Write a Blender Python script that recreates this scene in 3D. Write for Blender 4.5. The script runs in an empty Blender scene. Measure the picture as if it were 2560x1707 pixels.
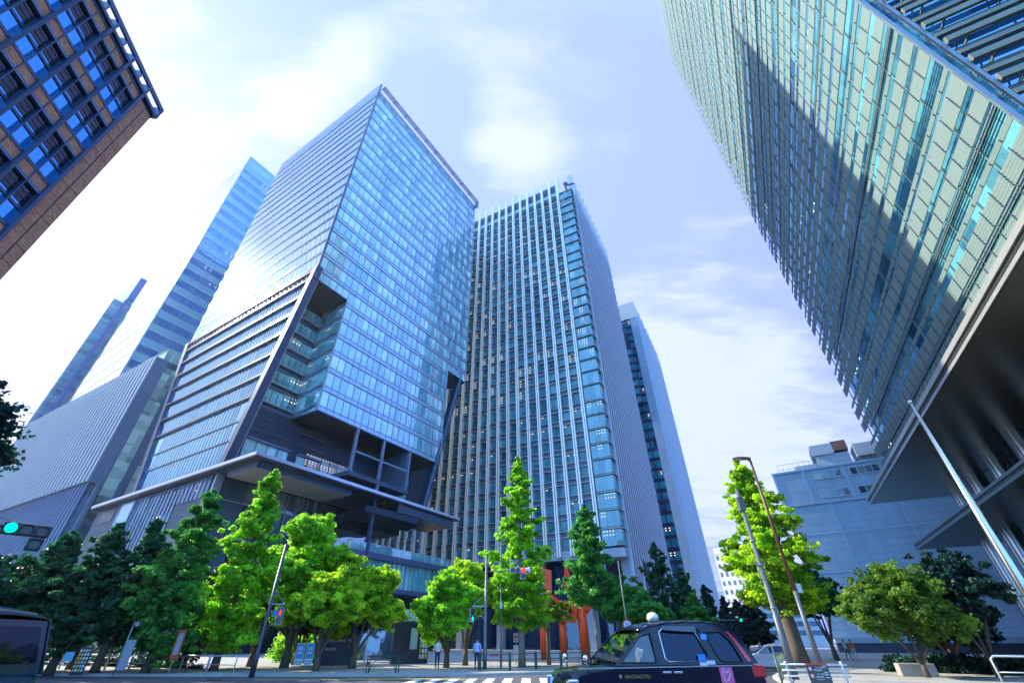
import bpy, bmesh, math, random
from math import sin, cos, tan, pi, radians, hypot, atan2, sqrt, floor
from mathutils import Vector, Matrix, noise as mnoise
random.seed(7)
SC = bpy.context.scene
COL = SC.collection

# ------------------------------------------------------------------ camera
F_PX, TILT, CAM_H, CXP, CYP = 1065.0, radians(35.2), 1.6, 1256.0, 853.5
cam_d = bpy.data.cameras.new('camera')
cam_d.sensor_width = 36.0
cam_d.lens = F_PX / 2560 * 36
cam_d.shift_x = (1280 - CXP) / 2560
cam_d.clip_end = 8000
cam_d.clip_start = 0.05
cam = bpy.data.objects.new('camera', cam_d)
COL.objects.link(cam)
cam.location = (0, 0, CAM_H)
cam.rotation_euler = (pi / 2 + TILT, 0, 0)
SC.camera = cam

# ------------------------------------------------------------------ light
SUN_AZ, SUN_EL = -65.0, 35.5          # compass style: degrees clockwise from +Y
world = bpy.data.worlds.new("World")
SC.world = world
world.use_nodes = True


def build_world():
    nt = world.node_tree
    nt.nodes.clear()
    N, L = nt.nodes.new, nt.links.new
    out = N('ShaderNodeOutputWorld')
    bg = N('ShaderNodeBackground')
    bg.inputs['Strength'].default_value = 0.15
    sky = N('ShaderNodeTexSky')
    sky.sky_type = 'NISHITA'
    sky.sun_disc = False
    sky.sun_elevation = radians(SUN_EL)
    sky.sun_rotation = radians(SUN_AZ)
    sky.altitude = 0
    sky.air_density = 1.0
    sky.dust_density = 0.5
    sky.ozone_density = 2.0
    tc = N('ShaderNodeTexCoord')
    sep = N('ShaderNodeSeparateXYZ')
    L(tc.outputs['Generated'], sep.inputs[0])

    def M(op, a, b=None, clamp=False):
        n = N('ShaderNodeMath')
        n.operation = op
        n.use_clamp = clamp
        for i, v in enumerate((a, b)):
            if v is None:
                continue
            if isinstance(v, (int, float)):
                n.inputs[i].default_value = v
            else:
                L(v, n.inputs[i])
        return n.outputs[0]
    zz = M('MAXIMUM', M('ADD', sep.outputs[2], 0.12), 0.05)
    px, py = M('DIVIDE', sep.outputs[0], zz), M('DIVIDE', sep.outputs[1], zz)
    cmb = N('ShaderNodeCombineXYZ')
    L(px, cmb.inputs[0]); L(py, cmb.inputs[1])
    mp = N('ShaderNodeMapping')
    mp.inputs['Rotation'].default_value = (0, 0, radians(28))
    mp.inputs['Scale'].default_value = (1.0, 1.7, 1)
    mp.inputs['Location'].default_value = (3.1, 1.4, 0)
    L(cmb.outputs[0], mp.inputs[0])
    n1 = N('ShaderNodeTexNoise')
    n1.inputs['Scale'].default_value = 1.9
    n1.inputs['Detail'].default_value = 7
    n1.inputs['Roughness'].default_value = 0.58
    n1.inputs['Distortion'].default_value = 0.35
    L(mp.outputs[0], n1.inputs['Vector'])
    # cloud banks in set parts of the sky; widest added out of view for reflections
    acc = None
    for (az, el, width, amt) in ((-33, 72, 0.13, .30), (-37, 63, 0.08, .24), (-44, 55, 0.09, .24), (-51, 46, .10, .22), (-57, 30, .13, .28), (-52, 12, .22, .26), (-84, 28, .45, .4), (1, 60, .17, .24), (-5, 66, .10, .10), (6, 57, .08, .1),
                                 (27, 26, 0.24, .27), (20, 34, .14, .2), (26, 60, .2, .16), (14, 72, .16, .14), (30, 14, .25, .22), (-20, 62, .12, -.2), (-40, 70, .1, -.1), (-24, 50, .16, -.2), (-44, 30, .12, -.1), (16, 50, .2, -.1)):
        d = (sin(radians(az)) * cos(radians(el)), cos(radians(az)) * cos(radians(el)), sin(radians(el)))
        vm = N('ShaderNodeVectorMath')
        vm.operation = 'DISTANCE'
        L(tc.outputs['Generated'], vm.inputs[0])
        vm.inputs[1].default_value = d
        g = M('MULTIPLY', M('POWER', 2.718, M('MULTIPLY', M('POWER', M('DIVIDE', vm.outputs['Value'], width), 2), -1)), amt)
        acc = g if acc is None else M('ADD', acc, g)
    mp2 = N('ShaderNodeMapping')
    mp2.inputs['Rotation'].default_value = (0, 0, radians(-35))
    mp2.inputs['Scale'].default_value = (1.3, 5.0, 1)
    L(cmb.outputs[0], mp2.inputs[0])
    n2 = N('ShaderNodeTexNoise')
    n2.inputs['Scale'].default_value = 2.2
    n2.inputs['Detail'].default_value = 8
    n2.inputs['Roughness'].default_value = 0.62
    n2.inputs['Distortion'].default_value = 0.6
    L(mp2.outputs[0], n2.inputs['Vector'])
    base = M('ADD', M('MULTIPLY', n1.outputs['Fac'], 0.72), M('MULTIPLY', n2.outputs['Fac'], 0.36))
    dens = M('ADD', base, M('SUBTRACT', acc, 0.30))
    ramp = N('ShaderNodeValToRGB')
    ramp.color_ramp.elements[0].position = 0.34
    ramp.color_ramp.elements[0].color = (0, 0, 0, 1)
    ramp.color_ramp.elements[1].position = 0.60
    ramp.color_ramp.elements[1].color = (1, 1, 1, 1)
    ramp.color_ramp.interpolation = 'EASE'
    L(dens, ramp.inputs[0])
    # thin veil lightening the whole sky, violet-blue away from the sun
    veil = N('ShaderNodeMix')
    veil.data_type = 'RGBA'
    veil.inputs['Factor'].default_value = 0.985
    L(sky.outputs[0], veil.inputs['A'])
    vs = N('ShaderNodeVectorMath')
    vs.operation = 'DOT_PRODUCT'
    L(tc.outputs['Generated'], vs.inputs[0])
    vs.inputs[1].default_value = (sin(radians(SUN_AZ)) * cos(radians(SUN_EL)), cos(radians(SUN_AZ)) * cos(radians(SUN_EL)), sin(radians(SUN_EL)))
    near = M('POWER', M('MAXIMUM', vs.outputs['Value'], 0.0), 3.0)
    vcol = N('ShaderNodeMix')
    vcol.data_type = 'RGBA'
    L(M('POWER', M('MAXIMUM', vs.outputs['Value'], 0.0), 1.3), vcol.inputs['Factor'])
    vcol.inputs['A'].default_value = (1.72, 2.16, 5.6, 1)
    vcol.inputs['B'].default_value = (1.95, 2.75, 5.0, 1)
    L(vcol.outputs['Result'], veil.inputs['B'])
    cloudc = N('ShaderNodeMix')
    cloudc.data_type = 'RGBA'
    L(near, cloudc.inputs['Factor'])
    cloudc.inputs['A'].default_value = (3.0, 3.4, 4.4, 1)
    cloudc.inputs['B'].default_value = (3.7, 4.1, 5.0, 1)
    mx = N('ShaderNodeMix')
    mx.data_type = 'RGBA'
    L(M('MULTIPLY', ramp.outputs[0], 0.92), mx.inputs['Factor'])
    L(veil.outputs['Result'], mx.inputs['A'])
    L(cloudc.outputs['Result'], mx.inputs['B'])
    glow = N('ShaderNodeMix')
    glow.data_type = 'RGBA'
    glow.blend_type = 'ADD'
    L(M('MULTIPLY', M('POWER', M('MAXIMUM', vs.outputs['Value'], 0.0), 16.0), 1.0), glow.inputs['Factor'])
    L(mx.outputs['Result'], glow.inputs['A'])
    glow.inputs['B'].default_value = (1.6, 1.2, .8, 1)
    # blue fill light added to the unseen sky behind the photographer
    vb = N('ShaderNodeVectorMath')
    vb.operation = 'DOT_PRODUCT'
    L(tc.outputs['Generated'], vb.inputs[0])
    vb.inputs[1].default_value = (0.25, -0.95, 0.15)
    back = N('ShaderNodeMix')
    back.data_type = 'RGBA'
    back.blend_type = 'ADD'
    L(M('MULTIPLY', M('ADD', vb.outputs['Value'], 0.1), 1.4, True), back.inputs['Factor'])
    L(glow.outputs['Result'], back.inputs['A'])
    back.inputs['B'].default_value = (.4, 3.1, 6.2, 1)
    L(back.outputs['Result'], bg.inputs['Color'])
    L(bg.outputs[0], out.inputs[0])


build_world()
sun_d = bpy.data.lights.new('sun', 'SUN')
sun_d.energy = 5.0
sun_d.angle = radians(0.6)
sun_d.color = (1.0, 0.93, 0.78)
sun = bpy.data.objects.new('sun', sun_d)
COL.objects.link(sun)
sd = Vector((sin(radians(SUN_AZ)) * cos(radians(SUN_EL)), cos(radians(SUN_AZ)) * cos(radians(SUN_EL)), sin(radians(SUN_EL))))
sun.rotation_euler = sd.to_track_quat('Z', 'Y').to_euler()
SC.view_settings.view_transform = 'Standard'
SC.view_settings.look = 'None'
SC.view_settings.exposure = 0.92
SC.view_settings.gamma = 1
SC.cycles.max_bounces = 8
SC.cycles.diffuse_bounces = 3
SC.cycles.glossy_bounces = 4
SC.cycles.transmission_bounces = 5
SC.cycles.transparent_max_bounces = 12
SC.cycles.caustics_reflective = False
SC.cycles.caustics_refractive = False
SC.cycles.sample_clamp_indirect = 4
SC.cycles.use_adaptive_sampling = True
SC.cycles.adaptive_threshold = 0.02


# ------------------------------------------------------------------ helpers
def ray(x, y):
    u = (x - CXP) / F_PX
    v = (CYP - y) / F_PX
    return Vector((u, cos(TILT) - v * sin(TILT), sin(TILT) + v * cos(TILT)))


def at(x, y, D):
    r = ray(x, y)
    k = D / hypot(r.x, r.y)
    return Vector((r.x * k, r.y * k, r.z * k + CAM_H))


def azd(a, D, z=0.0):
    return Vector((sin(radians(a)) * D, cos(radians(a)) * D, z))


def gz(x, y):
    """ground height: a gentle road crown in front of the camera"""
    d = abs(y - 10.5)
    return 0.2 * (0.5 + 0.5 * cos(pi * min(d, 14) / 14)) if x > -60 and x < 60 else 0.0


def tag(o, label=None, cat=None, group=None, kind=None):
    if label: o['label'] = label
    if cat: o['category'] = cat
    if group: o['group'] = group
    if kind: o['kind'] = kind
    return o


def empty(name, loc, rz=0.0):
    o = bpy.data.objects.new(name, None)
    COL.objects.link(o)
    o.location = loc
    o.rotation_euler = (0, 0, rz)
    o.empty_display_size = 0.5
    return o


def copy_tree(o, parent=None):
    c = o.copy()
    COL.objects.link(c)
    c.parent = parent
    for ch in list(o.children):
        copy_tree(ch, c)
    return c


class MB:
    def __init__(s):
        s.v, s.f, s.m, s.sm = [], [], [], []

    def quad(s, a, b, c, d, mi=0, sm=False):
        n = len(s.v)
        s.v += [tuple(a), tuple(b), tuple(c), tuple(d)]
        s.f.append((n, n + 1, n + 2, n + 3)); s.m.append(mi); s.sm.append(sm)

    def poly(s, pts, mi=0):
        n = len(s.v)
        s.v += [tuple(p) for p in pts]
        s.f.append(tuple(range(n, n + len(pts)))); s.m.append(mi); s.sm.append(False)

    def box(s, x0, x1, y0, y1, z0, z1, mi=0, M=None):
        if x0 > x1: x0, x1 = x1, x0
        if y0 > y1: y0, y1 = y1, y0
        if z0 > z1: z0, z1 = z1, z0
        n = len(s.v)
        p = [(x0, y0, z0), (x1, y0, z0), (x1, y1, z0), (x0, y1, z0), (x0, y0, z1), (x1, y0, z1), (x1, y1, z1), (x0, y1, z1)]
        if M is not None:
            p = [tuple(M @ Vector(q)) for q in p]
        s.v += p
        for q in ((0, 3, 2, 1), (4, 5, 6, 7), (0, 1, 5, 4), (1, 2, 6, 5), (2, 3, 7, 6), (3, 0, 4, 7)):
            s.f.append(tuple(n + i for i in q)); s.m.append(mi); s.sm.append(False)

    def prism(s, pts, z0, z1, mi=0):
        n = len(s.v); k = len(pts)
        s.v += [(p[0], p[1], z0) for p in pts] + [(p[0], p[1], z1) for p in pts]
        s.f.append(tuple(n + i for i in reversed(range(k)))); s.m.append(mi); s.sm.append(False)
        s.f.append(tuple(n + k + i for i in range(k))); s.m.append(mi); s.sm.append(False)
        for i in range(k):
            j = (i + 1) % k
            s.f.append((n + i, n + j, n + k + j, n + k + i)); s.m.append(mi); s.sm.append(False)

    def bar(s, a, b, w, h=None, mi=0, up=(0, 0, 1)):
        """square bar from a to b"""
        a, b = Vector(a), Vector(b)
        h = w if h is None else h
        d = (b - a)
        if d.length < 1e-6: return
        d.normalize()
        u = Vector(up)
        if abs(d.dot(u)) > 0.98: u = Vector((1, 0, 0))
        x = d.cross(u).normalized() * (w / 2)
        y = x.cross(d).normalized() * (h / 2)
        n = len(s.v)
        for p in (a, b):
            s.v += [tuple(p - x - y), tuple(p + x - y), tuple(p + x + y), tuple(p - x + y)]
        for q in ((3, 2, 1, 0), (4, 5, 6, 7), (0, 1, 5, 4), (1, 2, 6, 5), (2, 3, 7, 6), (3, 0, 4, 7)):
            s.f.append(tuple(n + i for i in q)); s.m.append(mi); s.sm.append(False)

    def tube(s, pts, r, seg=10, mi=0, cap=True, sm=True):
        pts = [Vector(p) for p in pts]
        if not hasattr(r, '__len__'): r = [r] * len(pts)
        n0 = len(s.v)
        prev = None
        for i, p in enumerate(pts):
            d = (pts[min(i + 1, len(pts) - 1)] - pts[max(i - 1, 0)])
            d.normalize()
            if prev is None:
                x = d.cross(Vector((0, 0, 1)))
                if x.length < 1e-3: x = d.cross(Vector((1, 0, 0)))
            else:
                x = prev - d * prev.dot(d)
            x.normalize(); prev = x
            y = d.cross(x)
            for k in range(seg):
                a = 2 * pi * k / seg
                s.v.append(tuple(p + (x * cos(a) + y * sin(a)) * r[i]))
        for i in range(len(pts) - 1):
            for k in range(seg):
                a = n0 + i * seg + k; b = n0 + i * seg + (k + 1) % seg
                s.f.append((a, b, b + seg, a + seg)); s.m.append(mi); s.sm.append(sm)
        if cap:
            s.f.append(tuple(n0 + k for k in reversed(range(seg)))); s.m.append(mi); s.sm.append(False)
            e0 = n0 + (len(pts) - 1) * seg
            s.f.append(tuple(e0 + k for k in range(seg))); s.m.append(mi); s.sm.append(False)

    def ball(s, c, r, seg=12, rings=8, mi=0, sc=(1, 1, 1)):
        n0 = len(s.v)
        for i in range(rings + 1):
            t = pi * i / rings
            for k in range(seg):
                a = 2 * pi * k / seg
                s.v.append((c[0] + r * sc[0] * sin(t) * cos(a), c[1] + r * sc[1] * sin(t) * sin(a), c[2] + r * sc[2] * cos(t)))
        for i in range(rings):
            for k in range(seg):
                a = n0 + i * seg + k; b = n0 + i * seg + (k + 1) % seg
                s.f.append((a, a + seg, b + seg, b)); s.m.append(mi); s.sm.append(True)

    def build(s, name, mats, parent=None, loc=None, bevel=None, cut=False):
        me = bpy.data.meshes.new(name)
        me.from_pydata(s.v, [], s.f)
        me.polygons.foreach_set('material_index', s.m)
        me.polygons.foreach_set('use_smooth', s.sm)
        if not isinstance(mats, (list, tuple)): mats = [mats]
        for m in mats: me.materials.append(m)
        me.update()
        o = bpy.data.objects.new(name, me)
        COL.objects.link(o)
        if parent is not None: o.parent = parent
        if loc is not None: o.location = loc
        if bevel:
            b = o.modifiers.new('bevel', 'BEVEL')
            b.width = bevel; b.segments = 2; b.limit_method = 'ANGLE'
        return o


# ------------------------------------------------------------------ materials
MATS = {}


def nodes(name):
    m = bpy.data.materials.new(name)
    m.use_nodes = True
    nt = m.node_tree
    nt.nodes.clear()
    out = nt.nodes.new('ShaderNodeOutputMaterial')
    return m, nt, out


def mth(nt, op, a, b=None, clamp=False):
    n = nt.nodes.new('ShaderNodeMath')
    n.operation = op
    n.use_clamp = clamp
    for i, v in enumerate((a, b)):
        if v is None: continue
        if isinstance(v, (int, float)): n.inputs[i].default_value = v
        else: nt.links.new(v, n.inputs[i])
    return n.outputs[0]


def paint(name, col=(.2, .2, .2), rough=0.5, metal=0.0, var=0.12, scale=1.5, bump=0.0, bscale=20, spec=0.5, streak=0.0, coat=0.0):
    if name in MATS: return MATS[name]
    m, nt, out = nodes(name)
    L = nt.links.new
    p = nt.nodes.new('ShaderNodeBsdfPrincipled')
    tc = nt.nodes.new('ShaderNodeTexCoord')
    nz = nt.nodes.new('ShaderNodeTexNoise')
    nz.inputs['Scale'].default_value = scale
    nz.inputs['Detail'].default_value = 5
    mp = nt.nodes.new('ShaderNodeMapping')
    if streak:
        mp.inputs['Scale'].default_value = (1, 1, streak)
    L(tc.outputs['Object'], mp.inputs[0])
    L(mp.outputs[0], nz.inputs['Vector'])
    mix = nt.nodes.new('ShaderNodeMix')
    mix.data_type = 'RGBA'
    mix.inputs['A'].default_value = tuple(c * (1 - var) for c in col) + (1,)
    mix.inputs['B'].default_value = tuple(min(1, c * (1 + var)) for c in col) + (1,)
    L(nz.outputs['Fac'], mix.inputs['Factor'])
    L(mix.outputs['Result'], p.inputs['Base Color'])
    p.inputs['Roughness'].default_value = rough
    p.inputs['Metallic'].default_value = metal
    p.inputs['Specular IOR Level'].default_value = spec
    p.inputs['Coat Weight'].default_value = coat
    p.inputs['Coat Roughness'].default_value = 0.05
    if bump:
        n2 = nt.nodes.new('ShaderNodeTexNoise')
        n2.inputs['Scale'].default_value = bscale
        n2.inputs['Detail'].default_value = 4
        L(tc.outputs['Object'], n2.inputs['Vector'])
        b = nt.nodes.new('ShaderNodeBump')
        b.inputs['Strength'].default_value = bump
        b.inputs['Distance'].default_value = 0.02
        L(n2.outputs['Fac'], b.inputs['Height'])
        L(b.outputs[0], p.inputs['Normal'])
    L(p.outputs[0], out.inputs[0])
    MATS[name] = m
    return m


def emit(name, col, strength):
    if name in MATS: return MATS[name]
    m, nt, out = nodes(name)
    e = nt.nodes.new('ShaderNodeEmission')
    e.inputs[0].default_value = tuple(col) + (1,)
    e.inputs[1].default_value = strength
    nt.links.new(e.outputs[0], out.inputs[0])
    MATS[name] = m
    return m


def glazing(name, dark, light, cell=(1.8, 1.8, 4.4), z0=0.0, refl=0.3, tint=(0.8, 0.92, 1.0), rough=0.03, lit=0.0, litcol=(1, 0.75, 0.35),
            lits=1.5, contrast=0.5, power=5.0, wav=0.02, off=(0.0, 0.0), blind=None, spread=1.0):
    """reflective window glass: every pane differs a little (blinds, rooms, flatness)"""
    if name in MATS: return MATS[name]
    m, nt, out = nodes(name)
    L = nt.links.new
    N = nt.nodes.new
    tc = N('ShaderNodeTexCoord')
    sep = N('ShaderNodeSeparateXYZ')
    L(tc.outputs['Object'], sep.inputs[0])
    cx = mth(nt, 'DIVIDE', mth(nt, 'ADD', sep.outputs[0], off[0] + 1000 * cell[0]), cell[0])
    cy = mth(nt, 'DIVIDE', mth(nt, 'ADD', sep.outputs[1], off[1] + 1000 * cell[1]), cell[1])
    cz = mth(nt, 'DIVIDE', mth(nt, 'ADD', sep.outputs[2], -z0 + 100 * cell[2]), cell[2])
    fl = N('ShaderNodeCombineXYZ')
    L(mth(nt, 'FLOOR', cx), fl.inputs[0]); L(mth(nt, 'FLOOR', cy), fl.inputs[1]); L(mth(nt, 'FLOOR', cz), fl.inputs[2])
    wn = N('ShaderNodeTexWhiteNoise')
    wn.noise_dimensions = '3D'
    L(fl.outputs[0], wn.inputs['Vector'])
    # slow variation from room to room
    sl = N('ShaderNodeTexNoise')
    sl.inputs['Scale'].default_value = 0.16 * spread
    sl.inputs['Detail'].default_value = 3
    L(fl.outputs[0], sl.inputs['Vector'])
    f = mth(nt, 'ADD', mth(nt, 'MULTIPLY', wn.outputs['Value'], 0.6), mth(nt, 'MULTIPLY', sl.outputs['Fac'], 0.7))
    f = mth(nt, 'MULTIPLY', mth(nt, 'SUBTRACT', f, 0.32), 1.0 + contrast, True)
    # blind drawn partly down: upper part of the pane paler
    fz = mth(nt, 'FRACT', cz)
    sepc = N('ShaderNodeSeparateColor')
    L(wn.outputs['Color'], sepc.inputs[0])
    bl = mth(nt, 'GREATER_THAN', fz, mth(nt, 'ADD', mth(nt, 'MULTIPLY', sepc.outputs[1], 0.75), 0.1))
    f2 = mth(nt, 'ADD', mth(nt, 'MULTIPLY', f, 0.7), mth(nt, 'MULTIPLY', bl, mth(nt, 'MULTIPLY', f, 0.5)), True)
    mix = N('ShaderNodeMix')
    mix.data_type = 'RGBA'
    mix.inputs['A'].default_value = tuple(dark) + (1,)
    mix.inputs['B'].default_value = tuple(light) + (1,)
    L(f2, mix.inputs['Factor'])
    d = N('ShaderNodeBsdfDiffuse')
    L(mix.outputs['Result'], d.inputs['Color'])
    inner = d.outputs[0]
    if lit > 0:
        fx = mth(nt, 'FRACT', mth(nt, 'ADD', mth(nt, 'MULTIPLY', cx, 2.0), mth(nt, 'MULTIPLY', cy, 2.0)))
        rows = mth(nt, 'FRACT', mth(nt, 'MULTIPLY', fz, 5.0))
        a = mth(nt, 'MULTIPLY', mth(nt, 'GREATER_THAN', rows, 0.8), mth(nt, 'GREATER_THAN', fx, 0.7))
        a = mth(nt, 'MULTIPLY', a, mth(nt, 'GREATER_THAN', fz, 0.45))
        a = mth(nt, 'MULTIPLY', a, mth(nt, 'LESS_THAN', sepc.outputs[2], lit))
        em = N('ShaderNodeEmission')
        em.inputs[0].default_value = tuple(litcol) + (1,)
        L(mth(nt, 'MULTIPLY', a, lits), em.inputs[1])
        ad = N('ShaderNodeAddShader')
        L(inner, ad.inputs[0]); L(em.outputs[0], ad.inputs[1])
        inner = ad.outputs[0]
    g = N('ShaderNodeBsdfGlossy')
    g.inputs['Color'].default_value = tuple(tint) + (1,)
    g.inputs['Roughness'].default_value = rough
    # panes are never perfectly flat or parallel
    vm = N('ShaderNodeVectorMath'); vm.operation = 'SUBTRACT'
    L(wn.outputs['Color'], vm.inputs[0]); vm.inputs[1].default_value = (.5, .5, .5)
    vs = N('ShaderNodeVectorMath'); vs.operation = 'SCALE'
    L(vm.outputs[0], vs.inputs[0]); vs.inputs['Scale'].default_value = wav
    nz = N('ShaderNodeTexNoise'); nz.inputs['Scale'].default_value = 0.9; nz.inputs['Detail'].default_value = 1
    L(tc.outputs['Object'], nz.inputs['Vector'])
    v3 = N('ShaderNodeVectorMath'); v3.operation = 'SUBTRACT'
    L(nz.outputs['Color'], v3.inputs[0]); v3.inputs[1].default_value = (.5, .5, .5)
    v4 = N('ShaderNodeVectorMath'); v4.operation = 'SCALE'
    L(v3.outputs[0], v4.inputs[0]); v4.inputs['Scale'].default_value = wav
    geo = N('ShaderNodeNewGeometry')
    a1 = N('ShaderNodeVectorMath'); a1.operation = 'ADD'
    L(geo.outputs['Normal'], a1.inputs[0]); L(vs.outputs[0], a1.inputs[1])
    a2 = N('ShaderNodeVectorMath'); a2.operation = 'ADD'
    L(a1.outputs[0], a2.inputs[0]); L(v4.outputs[0], a2.inputs[1])
    nn = N('ShaderNodeVectorMath'); nn.operation = 'NORMALIZE'
    L(a2.outputs[0], nn.inputs[0])
    L(nn.outputs[0], g.inputs['Normal'])
    lw = N('ShaderNodeLayerWeight'); lw.inputs[0].default_value = 0.5
    fr = mth(nt, 'ADD', mth(nt, 'MULTIPLY', mth(nt, 'POWER', lw.outputs['Facing'], power), 1 - refl), refl, True)
    ms = N('ShaderNodeMixShader')
    L(fr, ms.inputs[0]); L(inner, ms.inputs[1]); L(g.outputs[0], ms.inputs[2])
    L(ms.outputs[0], out.inputs[0])
    MATS[name] = m
    return m


def panelled(name, col, w, h, rough=0.5, joint=(0.05, 0.06, 0.07), jw=0.02, var=0.1, metal=0.0, off=(0, 0, 0), offset=0.0, spec=0.4, axis='x'):
    """cladding with thin joints, brick texture in the facade plane"""
    if name in MATS: return MATS[name]
    m, nt, out = nodes(name)
    L = nt.links.new
    N = nt.nodes.new
    tc = N('ShaderNodeTexCoord')
    sep = N('ShaderNodeSeparateXYZ')
    L(tc.outputs['Object'], sep.inputs[0])
    cmb = N('ShaderNodeCombineXYZ')
    if axis == 'x': L(sep.outputs[0], cmb.inputs[0])
    elif axis == 'y': L(sep.outputs[1], cmb.inputs[0])
    else: L(mth(nt, 'ADD', sep.outputs[0], sep.outputs[1]), cmb.inputs[0])
    L(sep.outputs[2], cmb.inputs[1])
    br = N('ShaderNodeTexBrick')
    br.offset = offset
    br.inputs['Scale'].default_value = 1
    br.inputs['Brick Width'].default_value = w
    br.inputs['Row Height'].default_value = h
    br.inputs['Mortar Size'].default_value = jw
    br.inputs['Mortar Smooth'].default_value = 0.1
    br.inputs['Color1'].default_value = tuple(c * (1 - var) for c in col) + (1,)
    br.inputs['Color2'].default_value = tuple(min(1, c * (1 + var)) for c in col) + (1,)
    br.inputs['Mortar'].default_value = tuple(joint) + (1,)
    L(cmb.outputs[0], br.inputs['Vector'])
    nz = N('ShaderNodeTexNoise'); nz.inputs['Scale'].default_value = 0.35; nz.inputs['Detail'].default_value = 6
    L(tc.outputs['Object'], nz.inputs['Vector'])
    mx = N('ShaderNodeMix'); mx.data_type = 'RGBA'; mx.blend_type = 'MULTIPLY'
    mx.inputs['Factor'].default_value = 0.35
    L(br.outputs['Color'], mx.inputs['A'])
    L(nz.outputs['Fac'], mx.inputs['B'])
    p = N('ShaderNodeBsdfPrincipled')
    L(mx.outputs['Result'], p.inputs['Base Color'])
    p.inputs['Roughness'].default_value = rough
    p.inputs['Metallic'].default_value = metal
    p.inputs['Specular IOR Level'].default_value = spec
    b = N('ShaderNodeBump'); b.inputs['Strength'].default_value = 0.4; b.inputs['Distance'].default_value = 0.02
    inv = mth(nt, 'SUBTRACT', 1.0, br.outputs['Fac'])
    L(inv, b.inputs['Height']); L(b.outputs[0], p.inputs['Normal'])
    L(p.outputs[0], out.inputs[0])
    MATS[name] = m
    return m


def leafmat(name, c1, c2, trans=0.45):
    if name in MATS: return MATS[name]
    m, nt, out = nodes(name)
    L = nt.links.new
    N = nt.nodes.new
    at_ = N('ShaderNodeAttribute'); at_.attribute_name = 'shade'
    mix = N('ShaderNodeMix'); mix.data_type = 'RGBA'
    mix.inputs['A'].default_value = tuple(c1) + (1,)
    mix.inputs['B'].default_value = tuple(c2) + (1,)
    L(at_.outputs['Fac'], mix.inputs['Factor'])
    d = N('ShaderNodeBsdfPrincipled')
    d.inputs['Roughness'].default_value = 0.45
    d.inputs['Specular IOR Level'].default_value = 0.35
    L(mix.outputs['Result'], d.inputs['Base Color'])
    t = N('ShaderNodeBsdfTranslucent')
    hs = N('ShaderNodeHueSaturation'); hs.inputs['Hue'].default_value = 0.485; hs.inputs['Value'].default_value = 1.9
    L(mix.outputs['Result'], hs.inputs['Color'])
    L(hs.outputs[0], t.inputs[0])
    ms = N('ShaderNodeMixShader'); ms.inputs[0].default_value = trans
    L(d.outputs[0], ms.inputs[1]); L(t.outputs[0], ms.inputs[2])
    L(ms.outputs[0], out.inputs[0])
    MATS[name] = m
    return m


M_white = paint('white_metal', (0.62, 0.64, 0.66), 0.45, var=0.06)
M_grey = paint('grey_metal', (0.30, 0.33, 0.36), 0.45, 0.3)
M_dark = paint('dark_metal', (0.035, 0.05, 0.075), 0.35, 0.3, var=0.2)
M_frame = paint('blue_grey_frame', (0.10, 0.16, 0.24), 0.4, 0.4)
M_black = paint('black_rubber', (0.015, 0.015, 0.017), 0.7)
M_pole = paint('pole_grey', (0.13, 0.14, 0.15), 0.5, 0.3, var=0.25, scale=4)
M_steel = paint('brushed_steel', (0.62, 0.60, 0.55), 0.25, 1.0)
M_chrome = paint('chrome', (0.8, 0.82, 0.85), 0.08, 1.0, var=0.03)
M_bark = paint('bark', (0.11, 0.085, 0.06), 0.9, var=0.45, scale=6, bump=0.6, bscale=9, streak=0.3)
M_palebark = paint('pale_bark', (0.22, 0.19, 0.15), 0.9, var=0.45, scale=5, bump=0.6, bscale=9, streak=0.3)


# ------------------------------------------------------------------ ground
def frame(name, O, a):
    """Empty whose local x runs along compass bearing a, y along a-90"""
    return empty(name, (O[0], O[1], 0), radians(90 - a))


def ground():
    mb = MB()
    n = 60
    xs = [-4000, -800, -300] + [-150 + i * 6 for i in range(51)] + [300, 800, 4000]
    ys = [-600, -100, -30] + [-14 + i * 1.5 for i in range(30)] + [60, 200, 600, 5000]
    V = {}
    for i, x in enumerate(xs):
        for j, y in enumerate(ys):
            V[i, j] = len(mb.v)
            mb.v.append((x, y, gz(x, y) if -60 < x < 60 else 0))
    for i in range(len(xs) - 1):
        for j in range(len(ys) - 1):
            mb.f.append((V[i, j], V[i + 1, j], V[i + 1, j + 1], V[i, j + 1])); mb.m.append(0); mb.sm.append(True)
    o = mb.build('road', paint('asphalt', (0.075, 0.08, 0.09), 0.85, var=0.35, scale=0.5, bump=0.4, bscale=60))
    o['kind'] = 'structure'


ground()
A2 = 28.8   # bearing of the avenue


def manholes():
    m = paint('cast_iron', (.05, .05, .055), .6, .5, var=.3, scale=12)
    for i, (x, y) in enumerate(((-15.0, 28.3), (-3.0, 24.5), (9.0, 30.5), (3.2, 29.5))):
        mb = MB(); mb.tube([(0, 0, 0), (0, 0, .012)], .33, 24)
        mb.tube([(.36 * cos(a), .36 * sin(a), .006) for a in [2 * pi * j / 24 for j in range(25)]], .012, 4)
        o = mb.build('manhole_cover', m, loc=(x, y, gz(x, y)))
        tag(o, ('iron manhole cover on the road before the left railing', 'iron manhole cover nearest the camera side of the crosswalk', 'iron manhole cover at the avenue mouth', 'iron manhole cover beside the crosswalk stripes')[i], 'manhole cover')


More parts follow.
